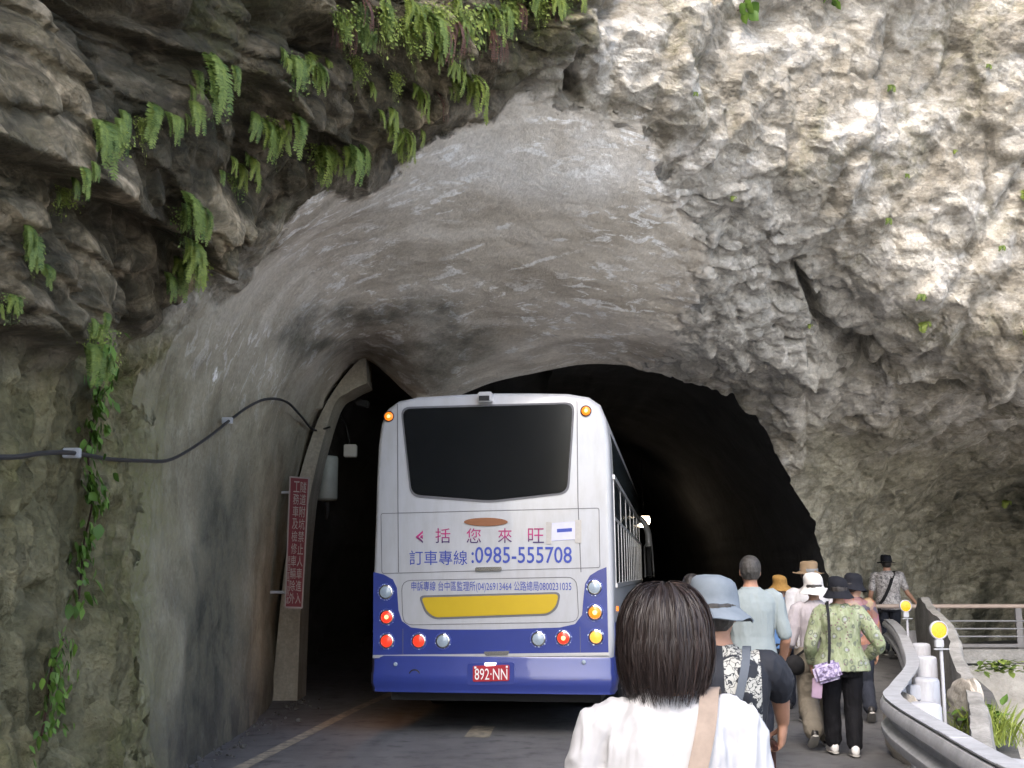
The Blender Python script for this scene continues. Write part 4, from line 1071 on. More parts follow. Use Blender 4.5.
bb_ = math_n(N, L, 'MAXIMUM', band, math_n(N, L, 'MULTIPLY', band2, math_n(N, L, 'GREATER_THAN', sp.outputs[1], 0.0)))
L.new(mix(N, L, math_n(N, L, 'MULTIPLY', blot, bb_), (0.007, 0.009, 0.016), (0.34, 0.34, 0.32)), B.inputs['Base Color']); B.inputs['Roughness'].default_value = 0.8
H2 = 1.585; D2 = 4.35; X2 = xat(712, D2)
ya = R(-6)
def loc2(px, py, d, org, yaw):
    q = Vector(pix(px, py, d))-Vector(org); return Matrix.Rotation(-yaw, 3, 'Z') @ q
o2 = (X2, D2, 0)
elb = loc2(778, 680, 4.36, o2, ya); wri = loc2(783, 722, 4.48, o2, ya)
w2, J2 = person(o2, ya, H2, 'stooped man in a grey bucket hat and dark floral shirt, leaning on a cane', {}, mfl, m_dtr, m_skin, vox=0.005, build=1.02,
   arms={'l': ((-.25, 0, .60*H2), (-.22, .16, .50*H2), None), 'r': (tuple(elb), tuple(wri), dict(d=(-.06, .25, -1), n=(-1, .35, -.3), t=(-.2, 1, 0), curl=1.15))}, sleeve=0.44, hem=.44, wr=0.006, hat=(m_ghat, 'bucket', R(-4), .020), hair=m_hairg, legs=walk(.8, H2, -1), head_turn=R(-14), shirt_loose=1.3)
cn = empty('walking_cane', (X2, D2, 0), ya); tag(cn, 'dark wooden walking cane in the right hand of the man in the grey hat', 'cane')
m_cane = plain('dark_wood', (0.045, 0.016, 0.012), 0.35, 0, 0.3, 30)
gp = wri+Vector((-.035, .035, -.085))
MB().tube([gp+Vector((0, .060, -.010)), gp+Vector((0, .035, .006)), gp, gp+Vector((0, -.04, .004)), gp+Vector((0, -.065, -.008))], [.010,.013,.014,.013,.011], 12).build('handle', m_cane, cn, True)
MB().tube([gp+Vector((0, .012, .005)), gp+Vector((0, .03, -.1)), Vector((gp.x, gp.y+.10, .02))], [.012,.0105,.009], 12).build('shaft', m_cane, cn, True)
MB().lathe([(.012,.0),(.014,.003),(.013,.03),(.009,.035)], 14, (gp.x, gp.y+.10, 0)).build('rubber_tip', m_black, cn, True)
m_gstrap = cloth('grey_webbing', (0.10, 0.115, 0.14))
b2_ = empty('cross_body_bag', (X2, D2, 0), ya); tag(b2_, 'small bag on a dark grey strap across the floral shirt', 'bag')
world_strap('strap', [(.115,.06,.825*H2),(.105,-.03,.845*H2),(.085,-.118,.79*H2),(.03,-.152,.68*H2),(-.06,-.155,.58*H2),(-.16,-.12,.50*H2),(-.215,-.02,.46*H2)], .030, .003, m_gstrap, b2_, [(0,1,.6),(0,.1,1),(0,-1,.4),(0,-1,0),(-.2,-1,0),(-.8,-.6,0),(-1,0,0)])
MB().box((-.245, .02, .42*H2), (.06, .22, .18)).build('pouch', m_gstrap, b2_, False, .02, 3)

# 3 grey-haired man in a pale blue shirt
m_pale = cloth('pale_blue_shirting', (0.235, 0.270, 0.280), (0.205, 0.24, 0.25), 7)
m_navytr = cloth('navy_trousers', (0.022, 0.025, 0.035))
H3 = 1.765; D3 = 9.8
w3, _ = person((xat(747, D3), D3, 0), R(-5), H3, 'tall grey-haired man without a hat in a loose pale blue shirt', {}, m_pale, m_navytr, m_skin, vox=0.007, sleeve=.52, hem=.46, shirt_loose=1.6,
   arms={'l': ((-.26, -.02, .62*H3), (-.25, .08, .48*H3), None), 'r': ((.27, -.03, .62*H3), (.26, .13, .505*H3), None)}, hair=m_hairg, legs=walk(1, H3, 1))
# 4 dark-haired walker mostly hidden
m_dk = cloth('charcoal_jersey', (0.045, 0.042, 0.045)); D4 = 10.6
person((xat(689, D4), D4, 0), R(-3), 1.615, 'bare-headed walker with short dark hair, mostly hidden between the bus and the grey hat', {}, m_dk, m_navytr, m_skin, vox=0.008, hair=m_hairb, legs=walk(1, 1.6, -1))
# 5 walker in the small straw hat
m_straw = cloth('ochre_straw', (0.26, 0.15, 0.045), (0.20, 0.11, 0.03), 60); m_blu = cloth('blue_shirting', (0.10, 0.20, 0.42))
D5 = 14.0
person((xat(776, D5), D5, 0), R(-8), 1.575, 'walker in an ochre straw hat and blue shirt beside the pale blue shirt', {}, m_blu, m_navytr, m_skin, vox=0.009, hat=(m_straw, 'bucket', R(8), .03), legs=walk(1, 1.58, 1))
m_wpack = cloth('white_canvas', (0.42, 0.42, 0.43))
bp5 = MB(); ball(bp5, (0, 0, 0), (.15, .10, .20), 12); pk = bp5.build('backpack', m_wpack, None, True); pk.location = (xat(783, D5)+.03, D5-.25, 1.17)
tag(pk, 'rounded white backpack on the walker in the ochre straw hat', 'backpack')
MB().tube([(-.06,-.10,.02),(0,-.112,.05),(.06,-.10,.02)], .012, 8).build('handle', m_gstrap, pk, True)
# 6 walker in the brown sun hat
m_whs = cloth('white_shirting', (0.42, 0.41, 0.425)); m_bhat = cloth('tan_felt', (0.19, 0.135, 0.085)); m_bandg = cloth('grey_band', (0.20, 0.21, 0.22))
m_beige = cloth('beige_twill', (0.20, 0.175, 0.14), (0.165, 0.145, 0.115), 6)
D6 = 12.8
person((xat(805, D6), D6, 0), R(-6), 1.735, 'walker in a wide tan sun hat with a grey band and white shirt', {}, m_whs, m_beige, m_skin, vox=0.008, hat=(m_bhat, 'brim', R(3), .03, m_bandg), legs=walk(1, 1.74, -1), hair=m_hairg)
# 7 woman in the white bucket hat
m_whh = cloth('white_hat_cotton', (0.56, 0.545, 0.54)); m_pink = cloth('pale_pink_blouse', (0.36, 0.335, 0.36), (0.31, 0.285, 0.31), 9)
H7 = 1.60; D7 = 11.2; X7 = xat(809, D7)
w7, J7 = person((X7, D7, 0), R(-8), H7, 'woman in a white cloche hat, pale pink blouse and beige trousers', {'shirt': 'blouse'}, m_pink, m_beige, m_skin2, female=True, vox=0.007, sleeve=.60, hem=.50, hat=(m_whh, 'cloche', R(5), .028), hair=m_hairg,
   arms={'l': ((-.245, -.02, .60*H7), (-.30, .10, .475*H7), None), 'r': ((.24, -.02, .62*H7), (.20, .16, .60*H7), None)}, legs=walk(1, H7, 1), trs_loose=2.2, wr=.009)
m_blkn = cloth('black_nylon', (0.014, 0.014, 0.016))
wb = empty('waist_bag', (X7, D7, 0), R(-8)); tag(wb, 'black bag slung at the left hip of the woman in beige trousers', 'bag')
c = MB(); ball(c, (-.21, -.08, .475*H7), (.105, .07, .095), 12); c.build('pouch', m_blkn, wb, True)
world_strap('strap', [(-.19,-.09,.53*H7),(-.10,-.165,.58*H7),(.02,-.165,.68*H7),(.10,-.12,.79*H7),(.12,-.02,.845*H7)], .022, .003, m_blkn, wb, [(-1,-.6,0),(-.3,-1,0),(0,-1,0),(0,-1,.4),(0,0,1)])
# 8 woman in the green jacket
mgj, N, L, B = new_mat('green_print_jacket'); co = objcoord(N)
v1 = N.new('ShaderNodeTexVoronoi'); v1.inputs['Scale'].default_value = 13; L.new(mix(N, L, 0.05, co, tex_noise(N, L, co, 9), 'ADD'), v1.inputs['Vector'])
v3 = N.new('ShaderNodeTexVoronoi'); v3.inputs['Scale'].default_value = 24; L.new(co, v3.inputs['Vector'])
c = ramp(N, L, tex_noise(N, L, mapping(N, L, co, (3, 3, 1)), 6, 5, 0.7), [(0.3,(0.11,0.135,0.07)),(0.5,(0.19,0.22,0.13)),(0.68,(0.30,0.32,0.24))])
ring_ = math_n(N, L, 'MULTIPLY', ramp(N, L, v1.outputs['Distance'], [(0.22, 0.0), (0.27, 1.0)]), ramp(N, L, v1.outputs['Distance'], [(0.33, 1.0), (0.38, 0.0)]))
c = mix(N, L, math_n(N, L, 'MULTIPLY', ring_, 0.75), c, (0.07, 0.08, 0.07))
c = mix(N, L, ramp(N, L, v3.outputs['Distance'], [(0.16, 0.9), (0.22, 0.0)]), c, (0.12, 0.07, 0.08))
c = mix(N, L, ramp(N, L, v1.outputs['Distance'], [(0.12, 0.6), (0.2, 0.0)]), c, (0.22, 0.22, 0.33))
L.new(c, B.inputs['Base Color']); B.inputs['Roughness'].default_value = 0.8
m_dhat = cloth('dark_navy_felt', (0.010, 0.011, 0.016)); m_blktr = cloth('black_trousers', (0.006, 0.006, 0.008))
H8 = 1.58; D8 = 10.7; X8 = xat(833, D8)
w8, J8 = person((X8, D8, 0), R(-6), H8, 'woman in a green patterned jacket, dark brimmed hat and black trousers', {'shirt': 'jacket'}, mgj, m_blktr, m_skin2, female=True, vox=0.006, sleeve=.90, hem=.475, flare=.055, build=1.10, shirt_loose=1.7,
   arms={'l': ((-.27, -.02, .62*H8), (-.25, .12, .50*H8), None), 'r': ((.325, -.10, .625*H8), (.235, .12, .535*H8), None)}, hat=(m_dhat, 'cloche', R(2), .012), hair=m_hairb, shoes=m_shoew, wr=.008,
   legs={'l': ((-.095, .05, .275*H8), (-.085, .10, .055*H8), 0.0), 'r': ((.085, .02, .27*H8), (.075, -.06, .052*H8), 0.05)})
mpb, N, L, B = new_mat('mauve_print'); co = objcoord(N)
L.new(ramp(N, L, tex_noise(N, L, co, 26, 3, 0.6), [(0.38,(0.07,0.05,0.10)),(0.48,(0.21,0.17,0.30)),(0.60,(0.42,0.37,0.48))]), B.inputs['Base Color'])
hb = empty('handbag', (X8, D8, 0), R(-6)); tag(hb, 'small mauve patterned handbag hanging from the shoulder of the green jacket', 'handbag')
MB().box((-.165, -.225, .475*H8), (.24, .08, .17), Matrix.Rotation(R(-16), 3, 'Y')).build('pouch', mpb, hb, True, .03, 3)
MB().box((-.255, -.205, .385*H8), (.09, .02, .18), Matrix.Rotation(R(6), 3, 'Y')).build('scarf', cloth('pink_scarf', (0.32, 0.23, 0.31)), hb, True, .008)
world_strap('strap', [(-.105,.05,.83*H8),(-.115,-.03,.853*H8),(-.118,-.128,.80*H8),(-.125,-.180,.70*H8),(-.135,-.215,.60*H8),(-.150,-.235,.52*H8)], .024, .004, m_blkn, hb, [(0,1,.6),(0,.1,1),(0,-1,.4),(0,-1,0),(0,-1,0),(0,-1,0)])
# 9 walker in the orange floral shirt, face turned right
mof, N, L, B = new_mat('orange_floral'); co = objcoord(N)
v1 = N.new('ShaderNodeTexVoronoi'); v1.inputs['Scale'].default_value = 14; L.new(co, v1.inputs['Vector'])
L.new(ramp(N, L, v1.outputs['Color'], [(0.2,(0.05,0.04,0.06)),(0.4,(0.20,0.075,0.035)),(0.6,(0.20,0.16,0.09)),(0.8,(0.15,0.06,0.08))]), B.inputs['Base Color'])
D9 = 13.0
person((xat(849, D9), D9, 0), R(-8), 1.60, 'walker in an orange floral shirt and dark hat, face turned to the right', {}, mof, m_navytr, m_skin2, female=True, vox=0.008, hat=(m_dhat, 'cloche', R(-6), .03), hair=m_hairb, head_turn=R(-62), legs=walk(1, 1.6, -1))
# 10 man at the railing
mpt, N, L, B = new_mat('grey_batik'); co = objcoord(N)
L.new(ramp(N, L, tex_noise(N, L, co, 22, 4, 0.7, 1.0), [(0.38,(0.10,0.095,0.10)),(0.5,(0.30,0.28,0.28)),(0.62,(0.46,0.44,0.43))]), B.inputs['Base Color'])
H10 = 1.60; D10 = 19.15; X10 = xat(882, D10)
w10, _ = person((X10, D10, .31), R(-14), H10, 'man in a black hat and grey patterned shirt standing behind the railing', {}, mpt, m_navytr, m_skin, vox=0.009, sleeve=.42, hem=.46, hat=(m_dhat, 'brim', R(2), .03), hair=m_hairb,
   arms={'l': ((-.27, -.05, .62*H10), (-.30, .06, .49*H10), None), 'r': ((.30, .0, .63*H10), (.42, .05, .53*H10), None)}, shirt_loose=1.5, build=1.14)
sb = empty('sling_bag', (X10, D10, .31), R(-14)); tag(sb, 'dark sling bag on the back of the man behind the railing', 'bag')
world_strap('strap', [(.115,.06,.825*H10),(.105,-.03,.845*H10),(.075,-.128,.79*H10),(.01,-.156,.68*H10),(-.07,-.158,.58*H10),(-.16,-.12,.50*H10)], .05, .004, m_blkn, sb, [(0,1,.6),(0,.1,1),(0,-1,.4),(0,-1,0),(-.2,-1,0),(-.8,-.6,0)])
MB().box((-.20, -.10, .46*H10), (.20, .09, .16)).build('pouch', m_blkn, sb, False, .03, 3)
# ------------------------------------------------------------------ crash barrier, posts, delineators, parapet, railing
GP = np.array([(2.10,-6),(2.12,-2),(2.15,1),(2.2,3.5),(2.32,5.35),(2.49,6.8),(2.80,8.8),(3.2,9.9),(4.14,12.3),(5.20,15.7),(5.80,18.2)], float)
_g, _gp = catmull(GP[:, None, :], [4, 4, 5, 6, 6, 6, 6, 6, 6, 6]); _g = _g[:, 0]
_t = np.gradient(_g, axis=0); _t /= np.linalg.norm(_t, axis=1, keepdims=True)
_out = np.stack([_t[:, 1], -_t[:, 0]], 1)                       # away from the road
def gz(y): return 0.22*float(sstep(14, 18.2, np.array(y)))
m_galv, N, L, B = new_mat('galvanised_steel'); co = objcoord(N)
L.new(ramp(N, L, tex_noise(N, L, co, 7, 6, 0.7), [(0.3,(0.30,0.31,0.33)),(0.55,(0.42,0.43,0.46)),(0.75,(0.50,0.51,0.54))]), B.inputs['Base Color'])
B.inputs['Metallic'].default_value = 0.15; B.inputs['Roughness'].default_value = 0.5
bump(N, L, tex_noise(N, L, co, 40, 3, 0.6), B, 0.12, 0.004)
m_postw, N, L, B = new_mat('white_painted_steel'); co = objcoord(N)
c = mix(N, L, ramp(N, L, tex_noise(N, L, mapping(N, L, co, (6, 6, 1.5)), 2, 6, 0.7), [(0.5,0.0),(0.75,0.55)]), (0.38,0.39,0.43), (0.22,0.21,0.20))
L.new(c, B.inputs['Base Color']); B.inputs['Roughness'].default_value = 0.5
m_conc, N, L, B = new_mat('old_concrete'); co = objcoord(N)
n1 = tex_noise(N, L, co, 2.2, 8, 0.7); n2 = tex_noise(N, L, co, 26, 6, 0.75)
c = ramp(N, L, n1, [(0.3,(0.15,0.147,0.138)),(0.5,(0.25,0.243,0.23)),(0.72,(0.35,0.34,0.325))])
c = mix(N, L, 1.0, c, ramp(N, L, n2, [(0.3,0.72),(0.7,1.2)]), 'MULTIPLY')
L.new(c, B.inputs['Base Color']); B.inputs['Roughness'].default_value = 0.92; bump(N, L, n2, B, 0.5, 0.02)
guard = empty('crash_barrier', (0, 0, 0)); tag(guard, 'curved galvanised steel crash barrier along the outer edge of the road', 'crash barrier')
def sweep(prof, closed=True):
    vs = []; m = len(prof)
    for (p, o) in zip(_g, _out):
        for (u, z) in prof: vs.append((p[0]+o[0]*u, p[1]+o[1]*u, z+gz(p[1])))
    n_ = len(_g); fs = [(i*m+k, i*m+(k+1) % m, (i+1)*m+(k+1) % m, (i+1)*m+k) for i in range(n_-1) for k in range(m)]
    fs += [tuple(range(m))[::-1], tuple((n_-1)*m+k for k in range(m))]
    return MB().add(vs, fs)
w_in = [(0.0,.69),(-.035,.675),(-.055,.64),(-.055,.60),(0.005,.555),(0.005,.515),(-.055,.47),(-.055,.43),(-.035,.395),(0.0,.38)]
w_bk = [(u+.012, z) for u, z in w_in[::-1]]
sweep(w_in+w_bk).build('beam', m_galv, guard, True, 0, 2, 30)
sweep([(-.03,.694),(-.03,.704),(.10,.704),(.10,.694)]).build('top_plate', m_galv, guard)
mj = MB()
for px_, py_, d in ((933,728,6.8),(1000,765,5.5)):
    i = int(np.argmin(abs(_g[:, 1]-d))); p, o, t = _g[i], _out[i], _t[i]
    M = Matrix(((t[0], o[0], 0), (t[1], o[1], 0), (0, 0, 1)))
    MB().box((p[0]+o[0]*.035, p[1]+o[1]*.035, .7045), (.30, .128, .006), M).build('splice_plate', m_galv, guard, False, .002)
m_redband = plain('red_reflective', (0.45, 0.07, 0.06), 0.5)
PST = [(913,18.4,.74),(920.5,14.9,.75),(925,13.3,.70),(924,11.0,.66),(921,8.5,.70),(1003,5.95,.69)]
for i, (px_, d, zt) in enumerate(PST):
    x = pix(px_, 640, d)[0]; r = .115
    p = empty('guard_post', (x, d, 0))
    tag(p, ['white round guard post furthest along the barrier, by the small yellow reflector', 'white round guard post, second furthest of the row behind the barrier', 'white round guard post in the middle of the row behind the barrier', 'white round guard post, second nearest of the closely stacked ones', 'large white round guard post, nearest of the closely stacked ones', 'white guard post with a red mark just outside the barrier at lower right'][i], 'guard post', 'white posts behind the crash barrier')
    MB().lathe([(r,-.15),(r,zt-.035),(r*.93,zt-.012),(r*.7,zt),(0,zt+.004)], 32).build('post', m_postw, p, True, 0, 2, 50)
    j = int(np.argmin((_g[:, 0]-x)**2+(_g[:, 1]-d)**2)); q = _g[j]; v = Vector((q[0]-x, q[1]-d, 0)); ln = v.length
    yaw = math.atan2(v.y, v.x)
    MB().box((math.cos(yaw)*ln*.62, math.sin(yaw)*ln*.62, zt-.13), (max(.06, ln*.5), .12, .13), Matrix.Rotation(yaw, 3, 'Z')).build('spacer_block', m_postw, p, False, .006)
    if i == 5: MB().lathe([(r+.002,zt-.12),(r+.003,zt-.118),(r+.003,zt-.05),(r+.002,zt-.048)], 32).build('red_band', m_redband, p, True)
    for s in (-1, 1): MB().lathe([(.012,0),(.012,.014),(0,.016)], 8, (math.cos(yaw)*(r+.0)+s*.03*math.sin(yaw), math.sin(yaw)*r-s*.03*math.cos(yaw), zt-.10)).build('bolt', m_galv, p)
m_yref, N, L, B = new_mat('yellow_reflector'); co = objcoord(N)
vq = N.new('ShaderNodeTexVoronoi'); vq.inputs['Scale'].default_value = 90; L.new(co, vq.inputs['Vector'])
L.new(ramp(N, L, vq.outputs['Distance'], [(0.0,(0.80,0.46,0.02)),(0.6,(0.62,0.32,0.005))]), B.inputs['Base Color']); B.inputs['Roughness'].default_value = 0.25; B.inputs['Coat Weight'].default_value = 0.5
for px_, py_, d, r, lab in ((938.6,630,10.5,.082,'larger yellow round road reflector in a white rim beside the white posts'),(905.5,606,15.8,.082,'smaller yellow round road reflector in a white rim, further along the barrier')):
    x, _, z = pix(px_, py_, d); e = empty('road_reflector', (x, d, 0), R(4)); tag(e, lab, 'reflector', 'yellow reflectors along the barrier')
    Mx = Matrix.Rotation(R(90), 4, 'X')
    MB().lathe([(r*.84,-.018),(r,-.016),(r,.012),(r*.90,.016),(r*.86,.008)], 32, (0, 0, z), Mx).build('rim', m_postw, e, True, 0, 2, 40)
    MB().lathe([(r*.86,-.01),(r*.86,.008),(r*.5,.012),(0,.013)], 32, (0, 0, z), Mx).build('reflector_disc', m_yref, e, True, 0, 2, 40)
    MB().tube([(0.02,.02,-.1),(0.02,.02,z-r*.9)], .016, 10).build('pole', m_postw, e, True)
    MB().box((0, .01, z-r-.035), (.075, .05, .07)).build('bracket', m_galv, e, False, .006)
    MB().box((.015, .0, z-r-.085), (.14, .03, .012)).build('bracket_bar', m_galv, e, False, .003)
# concrete parapet outside the posts, broken along its outer side
PW = np.array([(6.30,18.3,1.05),(5.98,17.2,1.27),(5.58,15.6,1.12),(5.38,14.6,.97),(4.82,12.9,.72),(4.42,11.6,.56),(3.78,9.8,.50),(3.10,8.0,.46),(2.72,6.4,.40),(2.62,5.0,.35),(2.6,2.0,.3)])
pw, _ = catmull(PW[:, None, :], [10]*10); pw = pw[:, 0]
tt = np.gradient(pw[:, :2], axis=0); tt /= np.linalg.norm(tt, axis=1, keepdims=True); oo = np.stack([-tt[:, 1], tt[:, 0]], 1)
vs = []; cols = 14
for i in range(len(pw)):
    prof = [(0,-.3),(0,.1)]+[(0, z) for z in np.linspace(.2, 1, 4)]+[(.02,1.0),(.06,1.0),(.10,1.0),(.13,.97),(.145,.8),(.16,.5),(.19,.1),(.25,-.5)]
    for (u, f) in prof:
        z = pw[i, 2]*f if f >= 0 else f
        vs.append((pw[i, 0]+oo[i, 0]*u, pw[i, 1]+oo[i, 1]*u, z))
vs = np.array(vs); m = 14
vs += 0.035*np.stack([fbm(vs*3, 3, 1), fbm(vs*3, 3, 2), 1.2*fbm(vs*2.2, 4, 3)], 1)
fs = [(i*m+k, i*m+k+1, (i+1)*m+k+1, (i+1)*m+k) for i in range(len(pw)-1) for k in range(m-1)]+[tuple(range(m)), tuple(range((len(pw)-1)*m, len(pw)*m))[::-1]]
par = MB().add(vs, fs).build('concrete_parapet', m_conc, None, True, 0, 2, 45); tag(par, 'low grey concrete parapet with a sloping broken top behind the white posts', 'parapet')
def rock_chunk(name, loc, size, mat, seed, sub=4, amp=.35):
    bm = bmesh.new(); bmesh.ops.create_icosphere(bm, subdivisions=sub, radius=1.0)
    q = np.array([v.co[:] for v in bm.verts]); f1, f2, rv, dv = voro(q*1.2+seed*3.1, seed)
    h = 1+amp*(((rv-.5)*dv).sum(1)*1.6+(rv[:, 0]-.5)*.5)*sstep(0, .15, f2-f1)+.08*fbm(q*4, 3, seed)
    for v, k in zip(bm.verts, h): v.co = Vector((v.co.x*size[0], v.co.y*size[1], v.co.z*size[2]))*float(k)
    me = bpy.data.meshes.new(name); bm.to_mesh(me); bm.free(); me.materials.append(mat)
    me.polygons.foreach_set('use_smooth', [True]*len(me.polygons)); me.set_sharp_from_angle(angle=R(35))
    o = bpy.data.objects.new(name, me); o.location = loc; return link(o)
m_prock, N, L, B = new_mat('pale_broken_rock'); co = objcoord(N)
n1 = tex_noise(N, L, co, 7, 7, 0.7)
L.new(ramp(N, L, n1, [(0.3,(0.22,0.20,0.17)),(0.5,(0.38,0.35,0.31)),(0.7,(0.50,0.47,0.43))]), B.inputs['Base Color']); B.inputs['Roughness'].default_value = 0.9; bump(N, L, n1, B, 0.7, 0.04)
x, y, z = pix(966, 692, 11.2); tag(rock_chunk('broken_rock', (x, y, z-.12), (.08, .40, .24), m_prock, 3), 'pale broken rock leaning against the outer side of the concrete parapet', 'rock')
x, y, z = pix(903, 682, 10.4); tag(rock_chunk('kerb_stone', (x, y, .26), (.09, .55, .34), m_prock, 8, 4, .15), 'pale slanting kerb stone between the barrier and the white posts', 'kerb stone')
# retaining wall with coping carrying the railing, rubble below
cop = MB().box((14.3, 18.72, .33), (16.2, .62, .24)).build('retaining_wall', m_conc, None, False, .03); tag(cop, 'grey concrete retaining wall under the steel railing at right', 'retaining wall')
gx = np.linspace(2.6, 30, 190); gy = np.concatenate([np.linspace(-14, 4, 30), np.linspace(4.2, 18.3, 120)])
GX, GY = np.meshgrid(gx, gy, indexing='ij')
ex = np.interp(GY, pw[::-1, 1], pw[::-1, 0])+.15
dd = np.minimum(np.maximum(GX-ex, 0)*0.9, np.maximum(18.35-GY, 0)*1.25)
Q = np.stack([GX.ravel(), GY.ravel(), np.zeros(GX.size)], 1)
f1, f2, rv, dvv = voro(Q*1.1, 12); g1, g2, rv2, dv2 = voro(Q*3.1, 14)
hz = -.12-np.minimum(dd, 4.2)+((fbm(Q*.6, 5, 15)*.45+((rv-.5)*dvv).sum(1)*.5+((rv2-.5)*dv2).sum(1)*.22+.05*fbm(Q*6, 3, 17)).reshape(GX.shape)*np.clip(dd*1.2, 0.05, 1))
hz = hz+.42*np.clip(1-(18.35-GY)/1.5, 0, 1)
hz = np.where(GX < ex, -.35, hz)
V = np.stack([GX, GY, hz], -1).reshape(-1, 3); ii = np.arange(GX.size).reshape(GX.shape)
fq = np.stack([ii[:-1, :-1], ii[1:, :-1], ii[1:, 1:], ii[:-1, 1:]], -1).reshape(-1, 4)
m_rub, N, L, B = new_mat('river_bank_rock'); co = objcoord(N)
n1 = tex_noise(N, L, co, 1.6, 8, 0.72); n2 = tex_noise(N, L, co, 12, 6, 0.7)
c = ramp(N, L, n1, [(0.32,(0.20,0.19,0.17)),(0.5,(0.31,0.30,0.28)),(0.7,(0.41,0.40,0.38))])
c = mix(N, L, ramp(N, L, n2, [(0.55,0.0),(0.72,0.6)]), c, (0.24,0.22,0.18))
L.new(c, B.inputs['Base Color']); B.inputs['Roughness'].default_value = 0.95; bump(N, L, n2, B, 0.8, 0.06)
tag(mesh_obj('river_bank', V, fq, m_rub, None, True), kind='structure')
rl = empty('railing', (6.0, 18.62, .45)); tag(rl, 'rusty steel railing with horizontal bars above the concrete retaining wall', 'railing')
m_rail = plain('weathered_top_rail', (0.42, 0.33, 0.28), 0.6, 0.1, 0.3, 6); m_bar = plain('grey_steel_bar', (0.26, 0.26, 0.27), 0.55, 0.3, 0.3, 10); m_pst = plain('steel_post', (0.20, 0.19, 0.19), 0.6, 0.3, 0.3, 8)
z0 = .45
MB().tube([(-.45,0,.66),(.6,0,.66),(9,0,.68),(16,0,.68)], .034, 12).build('top_rail', m_rail, rl, True)
for zz in (.43,.31,.19): MB().tube([(.75,0,zz),(16,0,zz)], .013, 8).build('bar', m_bar, rl, True)
MB().box((8.3,0,.05), (15.6,.06,.05)).build('bottom_rail', m_pst, rl)
for k in range(12): 
    xk = .78+1.27*k
    MB().box((xk,.02,.33), (.055 if k != 1 else .10,.05,.66)).build('post', m_pst, rl, False, .005)
MB().box((-.42,.02,.33), (.05,.05,.66)).build('post', m_pst, rl, False, .005)

# ------------------------------------------------------------------ road paint and grit
def on_road(px, py, z=0.0):
    d = pix(px, py, 10.0)-_cam; t = (z-CAM_Z)/d[2]; return _cam+d*t
m_paint, N, L, B = new_mat('worn_road_paint'); co = objcoord(N)
n1 = tex_noise(N, L, co, 9, 7, 0.75)
L.new(ramp(N, L, n1, [(0.36,(0.09,0.085,0.078)),(0.52,(0.24,0.21,0.16)),(0.68,(0.40,0.355,0.27))]), B.inputs['Base Color']); B.inputs['Roughness'].default_value = 0.8
ctr = [on_road(245, 766), on_road(300, 738), on_road(370, 703)]
pts = [ctr[0]+(ctr[0]-ctr[1])*2.2]+ctr+[ctr[2]+(ctr[2]-ctr[1])*1.2+np.array([.25, 0, 0]), ctr[2]+(ctr[2]-ctr[1])*3+np.array([1.4, 0, 0])]
q, _ = catmull(np.array(pts)[:, None, :], [6]*5); q = q[:, 0]
vs = []
for i in range(len(q)):
    t = q[min(i+1, len(q)-1)]-q[max(i-1, 0)]; t /= np.linalg.norm(t); n_ = np.array([t[1], -t[0], 0])
    vs += [tuple(q[i]-n_*.065+np.array([0, 0, .005])), tuple(q[i]+n_*.065+np.array([0, 0, .005]))]
tag(mesh_obj('edge_line', vs, [(2*i, 2*i+1, 2*i+3, 2*i+2) for i in range(len(q)-1)], m_paint), kind='structure')
vs = [tuple(on_road(*p, .005)) for p in ((464,737),(489,737.5),(495,726),(473,725.5))]
tag(mesh_obj('centre_line', vs, [(0, 1, 2, 3)], m_paint), kind='structure')
rg = random.Random(3); rb = MB(); m_grit = plain('grit', (0.06, 0.056, 0.05), 0.95, 0, 0.4, 9)
for i in range(200):
    y = rg.uniform(5, 15.6); x = -2.80+abs(rg.gauss(0, .16)); s = rg.uniform(.006, .024)*(1 if rg.random() < .9 else 2)
    M = Matrix.Rotation(rg.uniform(0, 6), 4, (rg.random(), rg.random(), 1)) @ Matrix.Diagonal((s, s*rg.uniform(.6, 1), s*.7, 1))
    rb.lathe([(.4,-.9),(.95,-.35),(.8,.4),(.35,.9)], 6, (x, y, s*.4), M)
tag(rb.build('wall_foot_grit', m_grit), kind='stuff')

# ------------------------------------------------------------------ left side: concrete rib, sign, cable, boxes
OUT = [(270,716),(281,600),(291,520),(300,475),(318,420),(340,382),(366,352)]; INN = [(297,712),(301,600),(306,530),(313,480),(333,408),(349,392),(367,383)]
vs = []; n_ = 30
o_, _ = catmull(np.array([[p] for p in OUT], float), [6]*6); i_, _ = catmull(np.array([[p] for p in INN], float), [6]*6)
for a, b in zip(o_[:, 0], i_[:, 0]):
    f0 = pix(*a, 15.32); f1_ = pix(*b, 15.32); B0 = f0*1; B0[1] = 15.95; B1 = f1_*1; B1[1] = 15.95
    vs += [tuple(f0), tuple(f1_), tuple(B1), tuple(B0)]
m_ = len(o_); fs = [(4*i+k, 4*i+(k+1) % 4, 4*i+4+(k+1) % 4, 4*i+4+k) for i in range(m_-1) for k in range(4)]+[(0, 1, 2, 3), (4*m_-1, 4*m_-2, 4*m_-3, 4*m_-4)]
m_rib, N, L, B = new_mat('cast_concrete'); co = objcoord(N)
n1 = tex_noise(N, L, mapping(N, L, co, (3, 3, 1)), 1.5, 7, 0.65); n2 = tex_noise(N, L, co, 30, 5, 0.7)
sz = N.new('ShaderNodeSeparateXYZ'); L.new(co, sz.inputs[0])
c = ramp(N, L, n1, [(0.3,(0.24,0.215,0.165)),(0.7,(0.42,0.385,0.31))])
c = mix(N, L, ramp(N, L, n2, [(0.4,0.5),(0.7,0.0)]), c, (0.14,0.125,0.10))
